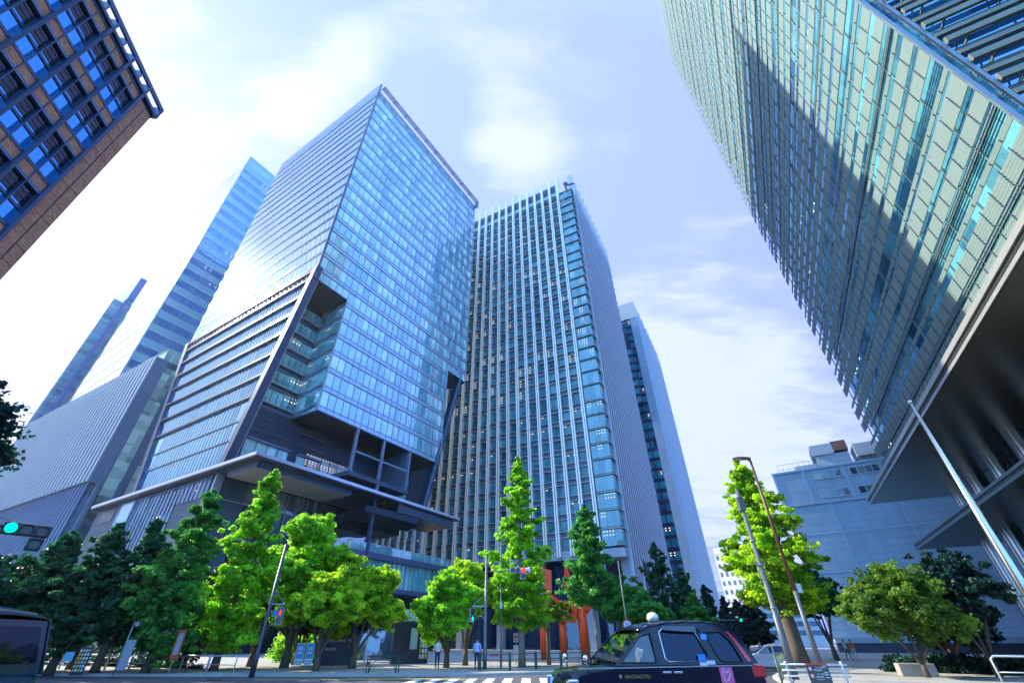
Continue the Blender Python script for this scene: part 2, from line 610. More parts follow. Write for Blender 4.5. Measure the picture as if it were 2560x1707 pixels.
def street():
    pav = panelled('paving', (0.42, 0.41, 0.38), 0.6, 0.6, rough=0.8, joint=(0.25, 0.25, 0.24), jw=0.012, var=0.08)
    # paving uses x/y, so build its own node set
    m, nt, out = nodes('paving_slabs')
    N, L = nt.nodes.new, nt.links.new
    tc = N('ShaderNodeTexCoord'); mp = N('ShaderNodeMapping'); mp.inputs['Rotation'].default_value = (0, 0, radians(28))
    L(tc.outputs['Object'], mp.inputs[0])
    br = N('ShaderNodeTexBrick'); br.inputs['Scale'].default_value = 1; br.inputs['Brick Width'].default_value = 0.6; br.inputs['Row Height'].default_value = 0.3
    br.inputs['Mortar Size'].default_value = 0.01
    br.inputs['Color1'].default_value = (0.40, 0.38, 0.33, 1); br.inputs['Color2'].default_value = (0.48, 0.46, 0.41, 1); br.inputs['Mortar'].default_value = (.2, .2, .19, 1)
    L(mp.outputs[0], br.inputs['Vector'])
    nz = N('ShaderNodeTexNoise'); nz.inputs['Scale'].default_value = 0.6; nz.inputs['Detail'].default_value = 6
    L(tc.outputs['Object'], nz.inputs['Vector'])
    mx = N('ShaderNodeMix'); mx.data_type = 'RGBA'; mx.blend_type = 'MULTIPLY'; mx.inputs['Factor'].default_value = .4
    L(br.outputs['Color'], mx.inputs['A']); L(nz.outputs['Fac'], mx.inputs['B'])
    p = N('ShaderNodeBsdfPrincipled'); p.inputs['Roughness'].default_value = 0.8
    L(mx.outputs['Result'], p.inputs['Base Color']); L(p.outputs[0], out.inputs[0])
    kerb = paint('kerb_stone', (0.42, 0.42, 0.4), 0.8, var=0.2, scale=3)

    def e2(a, d): return Vector((sin(radians(a)) * d, cos(radians(a)) * d, 0))
    # plaza block: kerb comes from the left, turns at the crossing and follows the avenue
    a0, a1, a2_, a3 = (-130, 62), (-24, 31.0), (-2, 31.0), (3.0, 33.5)
    far = Vector((4.8, 37, 0)) + e2(A2, 420)
    blk = [a0, a1, a2_, a3, (4.8, 37), (far.x, far.y), (far.x - 400, far.y + 200), (-400, 300)]
    blk2 = [(14.6, 29), (12.0, 22.5), (10.4, 17), (200, -70), (300, 60), (15.6 + 420 * .482, 30 + 420 * .876)]
    blk2[-1] = (17.2 + 420 * .482, 33 + 420 * .876)
    blk2.insert(0, (17.2, 33))
    blk2 = [blk2[0], blk2[1], blk2[2], blk2[3], blk2[4], blk2[5], blk2[6]]
    mb = MB(); mb.prism(blk, -0.05, 0.12)
    tag(mb.build('plaza_pavement', m), kind='structure')
    mb = MB(); mb.prism(blk2, -0.05, 0.14)
    tag(mb.build('pavement', m), kind='structure')
    # kerb stones
    for nm, pts, z in (('plaza_kerb', [a0, a1, a2_, a3, (4.8, 37), (far.x, far.y)], .13), ('kerb', [(200, -70), (10.4, 17), (12.0, 22.5), (14.6, 29), (17.2, 33), blk2[-1]], .15)):
        mb = MB()
        for p, q in zip(pts, pts[1:]):
            mb.bar((p[0], p[1], z / 2 - .02), (q[0], q[1], z / 2 - .02), 0.22, z + .04)
        tag(mb.build(nm, kerb), kind='structure')
    # painted markings
    wp = paint('road_paint', (0.75, 0.75, 0.72), 0.7, var=0.15, scale=5)
    yp = paint('road_paint_yellow', (0.65, 0.45, 0.06), 0.7, var=0.15, scale=5)
    mb = MB()
    for i in range(16):          # zebra crossing towards the plaza
        c = Vector((-4.5 + i * 0.95, 26.9 + i * .12, 0))
        d = Vector((.05, 1, 0)) * 1.9
        w = Vector((.23, 0, 0))
        mb.poly([(q.x, q.y, gz(q.x, q.y) + .008) for q in (c - d - w, c - d + w, c + d + w, c + d - w)])
    tag(mb.build('crosswalk_marking', wp), kind='structure')
    mb = MB()
    for i in range(30):          # lane lines of the avenue
        c = Vector((10.2, 36, 0)) + e2(A2, i * 9)
        d = e2(A2, 2.4); w = e2(A2 + 90, .08)
        mb.poly([(q.x, q.y, .006) for q in (c - d - w, c - d + w, c + d + w, c + d - w)])
    for i in range(14):
        c = Vector((-70 + i * 9, 26 - i * 0.2, 0))
        mb.poly([(c.x - 2.2, c.y, gz(c.x, c.y) + .006), (c.x + 2.2, c.y, gz(c.x, c.y) + .006), (c.x + 2.2, c.y + .15, gz(c.x, c.y) + .006), (c.x - 2.2, c.y + .15, gz(c.x, c.y) + .006)])
    tag(mb.build('lane_marking', wp), kind='structure')
    mb = MB()
    for p, q in (((-13, 28.4), (-4, 28.6)), ((-4, 28.6), (-1.5, 28.8)), ((-1.5, 28.8), (-4, 29.3)), ((-4, 29.3), (-8.5, 29.6)), ((4.9, 34.5), (4.9 + 60 * .482, 34.5 + 60 * .876))):
        mb.bar((p[0], p[1], .004), (q[0], q[1], .004), .22, .006)
    tag(mb.build('yellow_marking', yp), kind='structure')


street()
manholes()


# ------------------------------------------------------------------ central glass tower
def glass_tower():
    R = frame('glass_office_tower', (-41.34, 68.49), 32.6)
    tag(R, 'glass tower with a notched corner and slanting column above a dark canopied podium', 'skyscraper')
    H, Wx, Wy, FH = 153.0, 55.0, 55.5, 4.4
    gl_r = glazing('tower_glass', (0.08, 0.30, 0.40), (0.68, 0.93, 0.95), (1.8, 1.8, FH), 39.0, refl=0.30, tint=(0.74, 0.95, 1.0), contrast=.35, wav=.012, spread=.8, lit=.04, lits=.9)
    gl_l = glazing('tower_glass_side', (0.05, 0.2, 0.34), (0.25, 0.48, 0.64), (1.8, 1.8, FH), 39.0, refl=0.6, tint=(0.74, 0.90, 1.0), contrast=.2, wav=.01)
    band = paint('tower_spandrel', (0.40, 0.50, 0.64), 0.22, 0.5, var=.06)
    mull = paint('tower_mullion', (0.38, 0.44, 0.52), 0.35, 0.5, var=.05)
    dk = paint('tower_dark_line', (0.03, 0.08, 0.17), 0.35, 0.3, var=.1)
    # upper glazing
    mb = MB(); mb.box(0.02, Wx, 0.02, Wy, 67.2, H)
    mb.box(9.1, 46.6, 0.02, 30, 39.0, 67.2)
    mb.build('curtain_wall_front', gl_r, R)
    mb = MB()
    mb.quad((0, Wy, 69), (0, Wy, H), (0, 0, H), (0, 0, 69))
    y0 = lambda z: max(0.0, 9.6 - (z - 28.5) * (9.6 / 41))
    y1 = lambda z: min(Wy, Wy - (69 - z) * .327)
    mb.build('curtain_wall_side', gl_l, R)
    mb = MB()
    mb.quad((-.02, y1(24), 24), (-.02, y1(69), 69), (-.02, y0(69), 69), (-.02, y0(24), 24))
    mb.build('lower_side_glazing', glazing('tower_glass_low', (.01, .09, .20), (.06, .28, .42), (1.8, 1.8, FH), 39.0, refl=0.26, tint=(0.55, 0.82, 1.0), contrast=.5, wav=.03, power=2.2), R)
    # spandrel bands of the front
    mb = MB(); md = MB()
    k = 0
    z = 39.0
    while z < H:
        xs = (9.1, 46.6) if z < 67 else (0, Wx)
        mb.box(xs[0], xs[1], -.05, .04, z, z + .95)
        md.box(xs[0], xs[1], -.10, .04, z + .95, z + 1.07)
        md.box(xs[0], xs[1], -.13, .04, z - .09, z)
        z += FH
    mb.box(0, Wx, -.05, .04, H - 1.6, H)
    md.box(9.1, 46.6, -.3, .3, 38.7, 38.92)
    md.box(0, 9.1, -.2, .3, 67.0, 67.18); md.box(46.6, Wx, -.2, .3, 67.0, 67.18)
    mb.build('spandrel_bands', band, R)
    md.build('transoms', dk, R)
    mb = MB()
    x = 0.0
    while x <= Wx + .01:
        zb = 39.0 if 9.0 < x < 46.8 else 67.2
        mb.box(x - .04, x + .04, -.15, .0, zb, H - .2)
        x += 1.83
    mb.box(9.0, 9.2, -.2, .1, 38.9, 67.2); mb.box(46.5, 46.7, -.2, .1, 38.9, 67.2)
    mb.build('mullions_front', mull, R)
    # side face lines
    mb = MB(); ml = MB()
    z = 70.6
    while z < H + 1:
        mb.box(-.12, 0, 0, Wy, z, z + .32)
        ml.box(-.08, 0, 0, Wy, z + .85, z + .95)
        z += FH
    y = 0.0
    while y <= Wy:
        ml.box(-.07, 0, y - .035, y + .035, 69.5, H)
        y += 1.8
    mb.box(-.25, .25, -.25, .12, 67.0, H + 4.2)
    mb.build('transoms_side', dk, R)
    ml.build('mullions_side', paint('side_mullion', (0.34, 0.44, 0.62), .4, .3, var=.05), R)
    # glass parapet and louvred eave
    par = glazing('parapet_glass', (.35, .5, .62), (.5, .62, .72), (1.8, 1.8, 5), 150, refl=.35, wav=.005)
    mb = MB(); mb.box(0, .12, 0, Wy, H, H + 4.8)
    pw = mb.build('parapet_glass', par, R)
    mb = MB()
    y = 0.0
    while y <= Wy: mb.box(-.07, 0, y - .04, y + .04, H, H + 4.8); y += 1.8
    for zq in (H, H + 2.2, H + 4.75): mb.box(-.09, 0, 0, Wy, zq - .05, zq + .05)
    mb.build('parapet_frame', paint('side_mullion', (.5, .6, .75)), pw)
    mb = MB()
    mb.box(.5, Wx, -1.9, -1.8, H + 1.4, H + 1.65)
    for i in range(6):
        mb.box(.5, Wx, -.4 - i * .25, -.32 - i * .25, H + 1.35, H + 1.6)
    x = .5
    while x <= Wx: mb.box(x, x + .2, -1.9, 0, H + 1.2, H + 1.6); x += 5.45
    mb.box(Wx - .15, Wx, -1.9, 0, H - 2.2, H + 1.6)
    mb.build('eave_louvres', paint('eave_metal', (.12, .17, .26), .4, .4), R)
    mb = MB(); mb.box(1, Wx - 1, 1, Wy - 1, H, H + .5); mb.box(8, Wx - 8, 8, Wy - 8, H + .5, H + 3)
    mb.build('roof', M_grey, R)
    # lower side face: ledges and fins
    mb = MB()
    for zq in (66.6, 62.2, 57.7, 53.2, 48.6, 44.1, 39.6):
        mb.box(-.55, 0, y0(zq) + .3, y1(zq), zq, zq + .38)
    mb.build('sun_shade_ledges', paint('ledge_metal', (.03, .07, .13), .4, .4), R)
    mb = MB()
    y = 1.0
    while y < 54:
        for zq, zt in [(24.4, 39.5)] + [(a, a + 4.3) for a in (39.9, 44.4, 48.9, 53.4, 57.9, 62.4)]:
            zt = min(zt, 66.4)
            if y0(zq) + .1 < y < y1(zq) - .1:
                mb.box(-.08, 0, y - .035, y + .035, zq + .3, zt - .15)
        y += 1.2 if y > 12 else .9
    for zq in (31.5, 35.2):
        mb.box(-.2, 0, y0(zq), y1(zq), zq - .1, zq + .1)
    # little truss row under the upper glass
    y = 1.0
    while y < 54:
        mb.bar((-.25, y, 67.6), (-.25, y + .8, 69.2), .16); mb.bar((-.25, y + .8, 69.2), (-.25, y + 1.6, 67.6), .16)
        y += 1.6
    mb.box(-.5, 0, 0.5, 55, 69.2, 69.5)
    mb.build('side_fins', dk, R)
    # slanting corner columns
    for nm, p, q in (('corner_column', (0.2, .1, 70.5), (0.2, 9.3, 24)), ('corner_column', (52.8, .6, 67), (41.8, .6, 25)), ('corner_column', (.2, Wy, 70), (.2, y1(24), 24))):
        mb = MB(); mb.bar(p, q, 1.5, 1.5, up=(1, 0, 0))
        c = mb.build(nm, paint('column_blue', (.035, .075, .15), .4, .5), R)
        mb = MB(); off = Vector((.85 if p[0] < 1 else -.2, -.78, 0))
        mb.bar(Vector(p) + off, Vector(q) + off, .12, .12)
        mb.build('column_edge_strip', mull, c)
    # balconied notch
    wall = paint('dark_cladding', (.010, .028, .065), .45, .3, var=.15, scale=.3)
    mb = MB()
    mb.box(.3, 9.1, 8.5, 12, 24, 67.1)
    mb.box(46.7, 52.0, 8.5, 12, 30, 67.1)
    mb.box(9.1, 46.6, .3, 30, 38.6, 38.95)
    mb.box(.3, 9.1, .05, 8.5, 66.75, 67.15)
    mb.box(46.6, 55, .05, 20, 66.75, 67.15)
    mb.box(.3, 46.6, 8.0, 20, 24, 38.7)
    mb.box(5, 50, 20, 50, 0, 67)
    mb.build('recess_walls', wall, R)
    ng = glazing('notch_glass', (.03, .16, .17), (.34, .70, .66), (1.5, 1.5, 4.4), 39.8, refl=.12, lit=.35, lits=2.2, litcol=(1, .85, .5), contrast=.8)
    for i in range(6):
        mb = MB(); ms = MB(); mr = MB(); mf = MB()
        zf = 40.3 + i * 4.4
        xl = .9
        mb.box(xl, 9.0, 8.25, 8.5, zf, zf + 2.9)
        ms.box(xl, 9.0, 7.7, 8.5, zf - .22, zf)
        for x in [xl + j * 1.35 for j in range(7)]:
            mf.box(x - .05, x + .05, 8.15, 8.26, zf, zf + 2.5)
        mr.box(xl, 9.0, 7.75, 7.8, zf + 1.0, zf + 1.06)
        for x in [xl + j * 1.0 for j in range(9)]:
            mr.box(x, x + .05, 7.75, 7.8, zf, zf + 1.05)
        ms.box(xl, 9.0, 8.0, 8.45, zf - 1.5, zf - .8, 1)
        # glazed flank of the overhanging block with its bracing
        q_ = MB(); q_.box(8.9, 9.09, .4, 8.2, zf, zf + 2.6); q_.build('flank_window', ng, R); q_ = MB()
        mr.bar((8.8, .3, zf + .1), (8.8, 8.2, zf - 1.1), .22)
        mr.box(8.75, 8.85, .3, 8.2, zf - .3, zf - .1)
        q_.box(46.8, 52 - (67 - zf) * .12, 8.3, 8.5, zf, zf + 2.6); q_.build('notch_window', ng, R)
        ms.box(46.8, 53 - (67 - zf) * .2, 6.8, 8.5, zf - .4, zf)
        w_ = mb.build('balcony_window', ng, R)
        ms.build('balcony_slab', [paint('slab_edge', (.42, .5, .58), .4, .2), paint('beam_blue', (.06, .10, .18), .4, .4)], R)
        mr.build('balcony_railing', mull, R)
        mf.build('frame', M_dark, w_)
    # open storey under the overhang
    mb = MB()
    for x in (19.6, 27.3, 35.7):
        mb.box(x - .28, x + .28, -.28, .28, 24.6 if x == 27.3 else 29.6, 38.8)
    mb.box(19.6, 35.7, -.15, .15, 33.8, 34.2)
    mb.box(35.2, 35.4, 0, 8, 29.6, 38.8)
    mb.bar((27.3, 0, 24.8), (27.3, -3.1, 24.8), .4); mb.build('hanging_frame', paint('hang_frame', (.16, .22, .30), .4, .3), R)
    mb = MB(); mb.box(19.3, 36, -.3, 9, 28.9, 29.8); mb.build('hanging_floor', paint('beam_blue'[:4], (.04, .07, .13)), R)
    wnd = glazing('lobby_glass', (.25, .42, .40), (.62, .80, .74), (1.9, 1.9, 5), 27, refl=.1, contrast=.2, wav=.004)
    for x0, x1 in ((1.6, 10.4), (12.3, 17.6), (37.0, 44.0)):
        mb = MB(); mb.box(x0, x1, 7.85, 8.02, 26.4, 32.3)
        w = mb.build('podium_window', wnd, R)
        mb = MB()
        n = int((x1 - x0) / 1.85)
        for j in range(n + 1):
            x = x0 + j * (x1 - x0) / n
            mb.box(x - .07, x + .07, 7.7, 7.86, 26.4, 32.3)
        mb.box(x0 - .1, x1 + .3, 7.4, 7.86, 32.3, 32.65)
        mb.build('frame', M_frame, w)
    lit = paint('timber_lining', (.55, .3, .08), .5)
    mb = MB(); mb.box(14.5, 26.6, 7.75, 7.99, 30.0, 33.2)
    w = mb.build('podium_window', glazing('restaurant_glass', (.35, .2, .08), (.6, .55, .6), (1.5, 1.5, 2), 30, refl=.12, lit=.9, lits=2.0, litcol=(1, .62, .3)), R)
    w['label'] = 'warm lit restaurant window'
    mb = MB()
    for x in (18, 20.2, 22.2, 24.4): mb.box(x - .06, x + .06, 7.6, 7.76, 30, 33.2)
    mb.build('frame', M_frame, w)
    mb = MB()
    for z in (34.5, 36.8): mb.box(.6, 18, 7.85, 8.0, z, z + .12)
    mb.box(37, 43.5, 6.8, 8, 33.6, 34.8); mb.box(38.5, 45, 7.5, 8.0, 27, 27.1)
    mb.build('wall_trim', M_frame, R)
    # podium: canopy, soffits, walls
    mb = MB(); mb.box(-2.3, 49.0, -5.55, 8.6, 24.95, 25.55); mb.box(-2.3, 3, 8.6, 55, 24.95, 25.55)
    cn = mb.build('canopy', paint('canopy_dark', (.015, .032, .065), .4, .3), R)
    mb = MB(); mb.box(-2.42, 49.12, -5.67, -5.55, 25.2, 25.72); mb.box(-2.42, -2.3, -5.55, 55, 25.2, 25.72)
    mb.build('canopy_edge', paint('edge_silver', (.50, .53, .62), .3, .6), cn)
    sof = panelled('soffit_boards', (.30, .30, .26), 3.0, .25, rough=.5, joint=(.16, .16, .14), jw=.015)
    for x0, x1, y0_, y1_, zb in ((-.9, 17.8, -4.2, 4.2, 23.9), (29.6, 47.5, -4.9, 3.6, 23.3)):
        mb = MB(); mb.box(x0, x1, y0_, y1_, zb + .02, 24.95); b = mb.build('soffit_box', paint('soffit_side', (.04, .075, .13), .4, .3), R)
        mb = MB(); mb.box(x0 + .1, x1 - .1, y0_ + .1, y1_ - .1, zb - .05, zb + .02); mb.build('soffit', sof, b)
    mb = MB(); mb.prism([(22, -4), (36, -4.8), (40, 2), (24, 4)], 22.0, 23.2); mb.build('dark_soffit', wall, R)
    grey = panelled('podium_stone', (.03, .085, .13), 3.0, .62, rough=.5, joint=(.06, .08, .1), jw=.02, axis='y')
    pg = glazing('podium_glass', (.01, .06, .13), (.07, .18, .30), (2.2, 2.2, 5), 0, refl=.12, wav=.03, contrast=.8, lit=.05)
    mb = MB(); mb.box(-.8, 5, 7.6, 55, 0, 24.95)
    mb.build('podium_wall', grey, R)
    mb = MB(); mb.box(-.95, -.8, 19, 36, 12.5, 24.6); mb.box(-.95, -.8, 8.6, 19, 21.3, 24.6)
    g = mb.build('podium_glazing', pg, R)
    mb = MB()
    y = 8.6
    while y < 36:
        zb = 21.3 if y < 19 else 12.5
        mb.box(-1.1, -.95, y - .05, y + .05, zb, 24.6); y += 1.45
    mb.box(-1.1, -.95, 8.6, 36, 24.5, 24.65); mb.box(-1.1, -.95, 19, 36, 12.4, 12.6)
    mb.build('frame', paint('frame_mid', (.14, .22, .32), .4, .3), g)
    mb = MB(); mb.box(-1.2, -.8, 36.3, 42.0, 13.0, 24.6)
    g = mb.build('podium_glazing', paint('pale_glass_panel', (.30, .50, .62), .15, .2), R)
    mb = MB(); mb.box(-1.3, -1.2, 36.3, 42, 19.9, 20.1); mb.box(-1.3, -1.15, 36.2, 36.35, 13, 24.6); mb.box(-1.3, -1.15, 42, 42.1, 13, 24.6); mb.build('frame', mull, g)
    mb = MB(); mb.box(-.9, -.78, 45.5, 52.5, 21.9, 24.6); mb.build('podium_opening', M_dark, R)
    mb = MB(); mb.box(-1.0, 0.3, 7.3, 7.75, 0, 24.95); mb.build('corner_post', mull, R)
    mb = MB(); mb.box(-.3, 20, 7.95, 8.6, 0, 24.95); mb.box(20, 52, 7.99, 8.6, 0, 24.95)
    mb.build('front_wall', paint('front_dark', (.008, .03, .05), .15, .3), R)
    mb = MB(); mb.box(.6, 19.5, 7.8, 7.95, 21.3, 24.7)
    g = mb.build('front_window', glazing('front_band', (.06, .10, .12), (.3, .36, .34), (2.1, 2.1, 5), 20, refl=.12), R)
    mb = MB()
    for j in range(10): mb.box(.6 + j * 2.1 - .06, .6 + j * 2.1 + .06, 7.65, 7.8, 12.0 if j > 5 else 21.3, 24.7)
    mb.box(.6, 19.5, 7.6, 7.8, 21.15, 21.3)
    mb.build('frame', mull, g)
    # mirror glass of the upper lobby, terrace, jade glass storey, dark ground floor
    mb = MB(); mb.box(20, 52, 7.8, 7.99, 15.5, 24.7); mb.build('lobby_glazing', glazing('lobby_mirror', (.03, .05, .09), (.08, .12, .18), (3, 3, 9), 15, refl=.35, wav=.015), R)
    mb = MB(); mb.box(24.5, 25.1, -3.3, -2.7, 15, 24.95); mb.build('terrace_column', paint('column_blue'), R)
    mb = MB(); mb.box(20, 51.5, -3.2, 8, 14.5, 15.5); t = mb.build('terrace', paint('terrace_dark', (.07, .09, .17), .4, .2), R)
    mb = MB()
    mb.box(20, 49.5, -3.12, -3.06, 15.5, 16.9)
    rg = mb.build('glass_railing', glazing('rail_glass', (.10, .30, .32), (.30, .52, .52), (1.4, 1.4, 3), 15, refl=.25), t)
    mb = MB(); mb.box(20, 49.5, -3.14, -3.04, 16.9, 16.98)
    for j in range(22): mb.box(20 + j * 1.4, 20.04 + j * 1.4, -3.15, -3.06, 15.5, 16.95)
    mb.build('handrail', mull, rg)
    fl = MB()
    rnd = random.Random(3)
    for j in range(900):
        x = rnd.uniform(21, 48); y = rnd.uniform(-2.4, 1); z = 15.6 + rnd.random() * 1.6
        s = .16; a = rnd.random() * 6
        fl.quad((x, y, z), (x + s * cos(a), y + s * sin(a), z + .1), (x + s * cos(a) * .5, y + s * sin(a) * .5, z + s * 1.6), (x - s * .3, y, z + s))
    fl.build('terrace_planting', paint('terrace_leaf', (.05, .11, .03), .6, var=.4), t)
    jade = glazing('jade_glass', (.07, .30, .30), (.22, .52, .48), (1.27, 1.27, 6), 10, refl=.12, contrast=.7)
    mb = MB(); mb.box(20, 50, -2.2, 0, 10.1, 14.5); g = mb.build('jade_glazing', jade, R)
    mb = MB()
    x = 20
    while x < 50: mb.box(x - .05, x + .05, -2.42, -2.2, 10.1, 14.5); x += 1.27 / 2 * 2
    mb.build('glass_fins', paint('jade_fin', (.2, .5, .48), .3), g)
    mb = MB(); mb.box(20, 50.5, -2.6, 8, 9.3, 10.1); mb.build('floor_band', paint('terrace_dark'), R)
    mb = MB(); mb.box(18, 52, 2, 8, .12, 9.3); mb.build('ground_floor', paint('shopfront_dark', (.012, .017, .03), .15), R)
    return R




# ------------------------------------------------------------------ ribbed tower with a glass corner
def ribbed_tower():
    R = frame('ribbed_office_tower', (28.5, 110.2), A2)
    tag(R, 'pale ribbed office tower with stacked glass corner bays and fins rising above its roof', 'skyscraper')
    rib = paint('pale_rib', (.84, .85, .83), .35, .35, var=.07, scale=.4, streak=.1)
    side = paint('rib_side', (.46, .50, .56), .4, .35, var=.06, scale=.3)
    slot = paint('rib_slot', (.06, .09, .15), .4, .3)
    sp = paint('spandrel_box', (.11, .14, .18), .35, .3, var=.1, scale=.6)
    ledge = paint('ledge_pale', (.55, .6, .64), .4, .3)
    floors = [20.3]
    for h in (2.9 + 1.4, 4.3, 4.3, 4.4, 4.3, 4.3, 4.3, 4.3, 4.3, 5.4, 4.7, 4.3, 4.3, 4.3, 4.3, 4.3, 4.3, 4.3, 4.3, 4.3, 4.3, 4.3, 4.4, 5.4, 4.6, 4.3, 4.4, 4.5, 4.5, 4.4, 4.6):
        floors.append(floors[-1] + h)
    Ltop = floors[-1]
    WL, WR = 66.0, 54.0
    TOP = 160.0
    P = 3.55
    mb = MB(); mb.box(.9, WR - .3, .9, WL, 18.8, TOP - .5)
    mb.build('core_walls', paint('core_wall', (.22, .25, .30), .5, .1), R)
    # front face (local x = 0 plane, running along +y)
    wg = glazing('ribbed_window_glass', (.008, .06, .08), (.09, .30, .33), (3.55, 3.55, 4.32), 20.3, refl=.07, tint=(.75, .95, 1), contrast=.9, lit=.2, lits=1.0, litcol=(1, .82, .55), wav=.03, off=(0, -1.8))
    cols = [5.5 + i * P for i in range(17)]
    mbr = MB(); mbs = MB()
    for c in cols:
        for s in (-.31, .31):
            mbr.box(-.6, .5, c + s - .2, c + s + .2, 18.9, TOP - 5)
        mbr.box(-.6, .3, c - .5, c + .5, TOP - 5, 169.5)
        mbs.box(.1, .6, c - .25, c + .25, 18.9, TOP)
    mbr.build('facade_ribs', rib, R)
    mbs.build('rib_slots', slot, R)
    mb = MB(); ml = MB(); mw = MB()
    for i, z in enumerate(floors[:-1]):
        zt = floors[i + 1]
        mb.box(.25, .9, 5.5, WL - 4, zt - 1.25, zt - .05)
        ml.box(-.15, .9, 5.5, WL - 4, zt - 1.37, zt - 1.25)
        ml.box(-.3, .9, 5.5, WL - 4, zt - .07, zt + .03)
    mb.build('spandrels', sp, R)
    ml.build('sill_ledges', ledge, R)
    # windows: the lowest ones each a part, the rest as one set
    rest = MB(); n = 0
    wmesh = None
    for i, z in enumerate(floors[:-1]):
        for c in cols[:-1]:
            h = floors[i + 1] - z - 1.35
            if 2 <= i <= 9 and c < 45 and n < 96:
                if wmesh is None:
                    q = MB(); q.box(0, .1, 0, P - 1.3, 0, 2.95); wmesh = q
                w = MB(); w.box(.5, .62, c + .5, c + P - .5, z, z + h)
                w.build('window', wg, R); n += 1
            else:
                rest.box(.5, .62, c + .5, c + P - .5, z, z + h)
    tag(rest.build('upper_windows', wg, R), kind='stuff')
    mb = MB()
    for c in cols[:-1]:
        for z, zt in zip(floors[:-1], floors[1:]):
            pass
    # crown: dark louvred plant screens between fins
    mb.box(.7, 1.4, 5.5, WL - 4, Ltop, 166)
    mb.build('plant_screen', paint('screen_dark', (.05, .08, .16), .5, .2), R)
    mb = MB(); mb.box(0, 1.0, 5.0, WL - 4, Ltop - .2, Ltop + 2.4); mb.box(.4, 1.2, 4.6, WL - 4, 18.3, 20.3)
    mb.box(-.3, 3.0, -.3, 5.2, 18.0, 19.9); mb.box(3, WR, -.3, 2, 18.9, 19.8)
    mb.build('base_beam', paint('base_pale', (.42, .46, .52), .45, .2, var=.06), R)
    # stacked corner bays
    bg = glazing('bay_glass', (.01, .08, .10), (.14, .38, .42), (1.5, 1.5, 4.32), 20.3, refl=.18, tint=(.75, .97, 1), contrast=.7, lit=.3, lits=1.4, litcol=(1, .85, .5))
    fr = paint('bay_frame', (.30, .38, .42), .35, .4)
    for i, z in enumerate(floors[:-1]):
        zt = floors[i + 1]
        mb = MB(); mb.box(-.35, 1.9, -.35, 4.7, z + .1, zt - .5)
        b = mb.build('corner_bay', bg, R)
        mb = MB()
        mb.box(-.9, 2.2, -.9, 4.75, zt - .5, zt - .38)
        mb.box(-.37, 1.92, -.37, 4.72, z + 1.05, z + 1.13)
        for y in (-.36, 1.3, 3.0, 4.66): mb.box(-.4, -.34, y - .04, y + .04, z + .1, zt - .5)
        for x in (-.36, 1.9): mb.box(x - .04, x + .04, -.4, -.34, z + .1, zt - .5)
        mb.box(-.1, 1.7, -.1, 4.6, zt - .38, zt + .1)
        mb.build('frame', fr, b)
    # right flank: close vertical fins
    mb = MB()
    x = 2.6
    i = 0
    while x < WR:
        mb.box(x - .27, x + .27, -1.25, .95, 9 if x < 12 else 18.9, 171 if i % 2 == 0 else TOP - 1)
        x += 2.45; i += 1
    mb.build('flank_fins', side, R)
    mb = MB()
    for z in floors: mb.box(2.4, WR, .1, .9, z - .5, z)
    mb.box(WR - .2, WR + 1.0, -.9, .2, 19, 19.2)
    for z in floors: mb.box(WR - .3, WR + .7, -1.1, .3, z - .15, z)
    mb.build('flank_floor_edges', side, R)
    # pilotis
    leg = paint('piloti_stone', (.33, .37, .43), .5, .1, var=.06)
    for x in (3.2, 8.2, 14, 24, 34, 44):
        mb = MB(); mb.box(x - .9, x + .9, -.6, 1.6, 0, 18.9); mb.build('piloti', leg, R)
    for y in (10, 22, 34, 46):
        mb = MB(); mb.box(1.2, 3.0, y - .8, y + .8, 0, 18.5); mb.build('piloti', leg, R)
    mb = MB(); mb.box(6, 50, 6.5, 60, 0, 18.6); mb.build('lobby', glazing('lobby_dark', (.01, .02, .05), (.03, .06, .12), (3, 3, 9), 0, refl=.12), R)
    mb = MB(); mb.box(1, WR - 1, 1, WL - 1, TOP - .5, TOP); mb.box(10, WR - 10, 12, WL - 12, TOP, TOP + 6); mb.build('roof', M_grey, R)
    # window-cleaning gondola crane and big white roof letters on the parapet
    mb = MB()
    mb.box(1.6, 2.4, 1.6, 2.4, TOP, TOP + 5.5); mb.bar((2, 2, TOP + 4.6), (2.3, -1.8, TOP + 4.0), .5); mb.box(1.2, 2.8, 1.2, 2.8, TOP + 5, TOP + 6.2)
    mb.build('roof_crane', paint('crane_blue', (.05, .1, .28), .4), R)


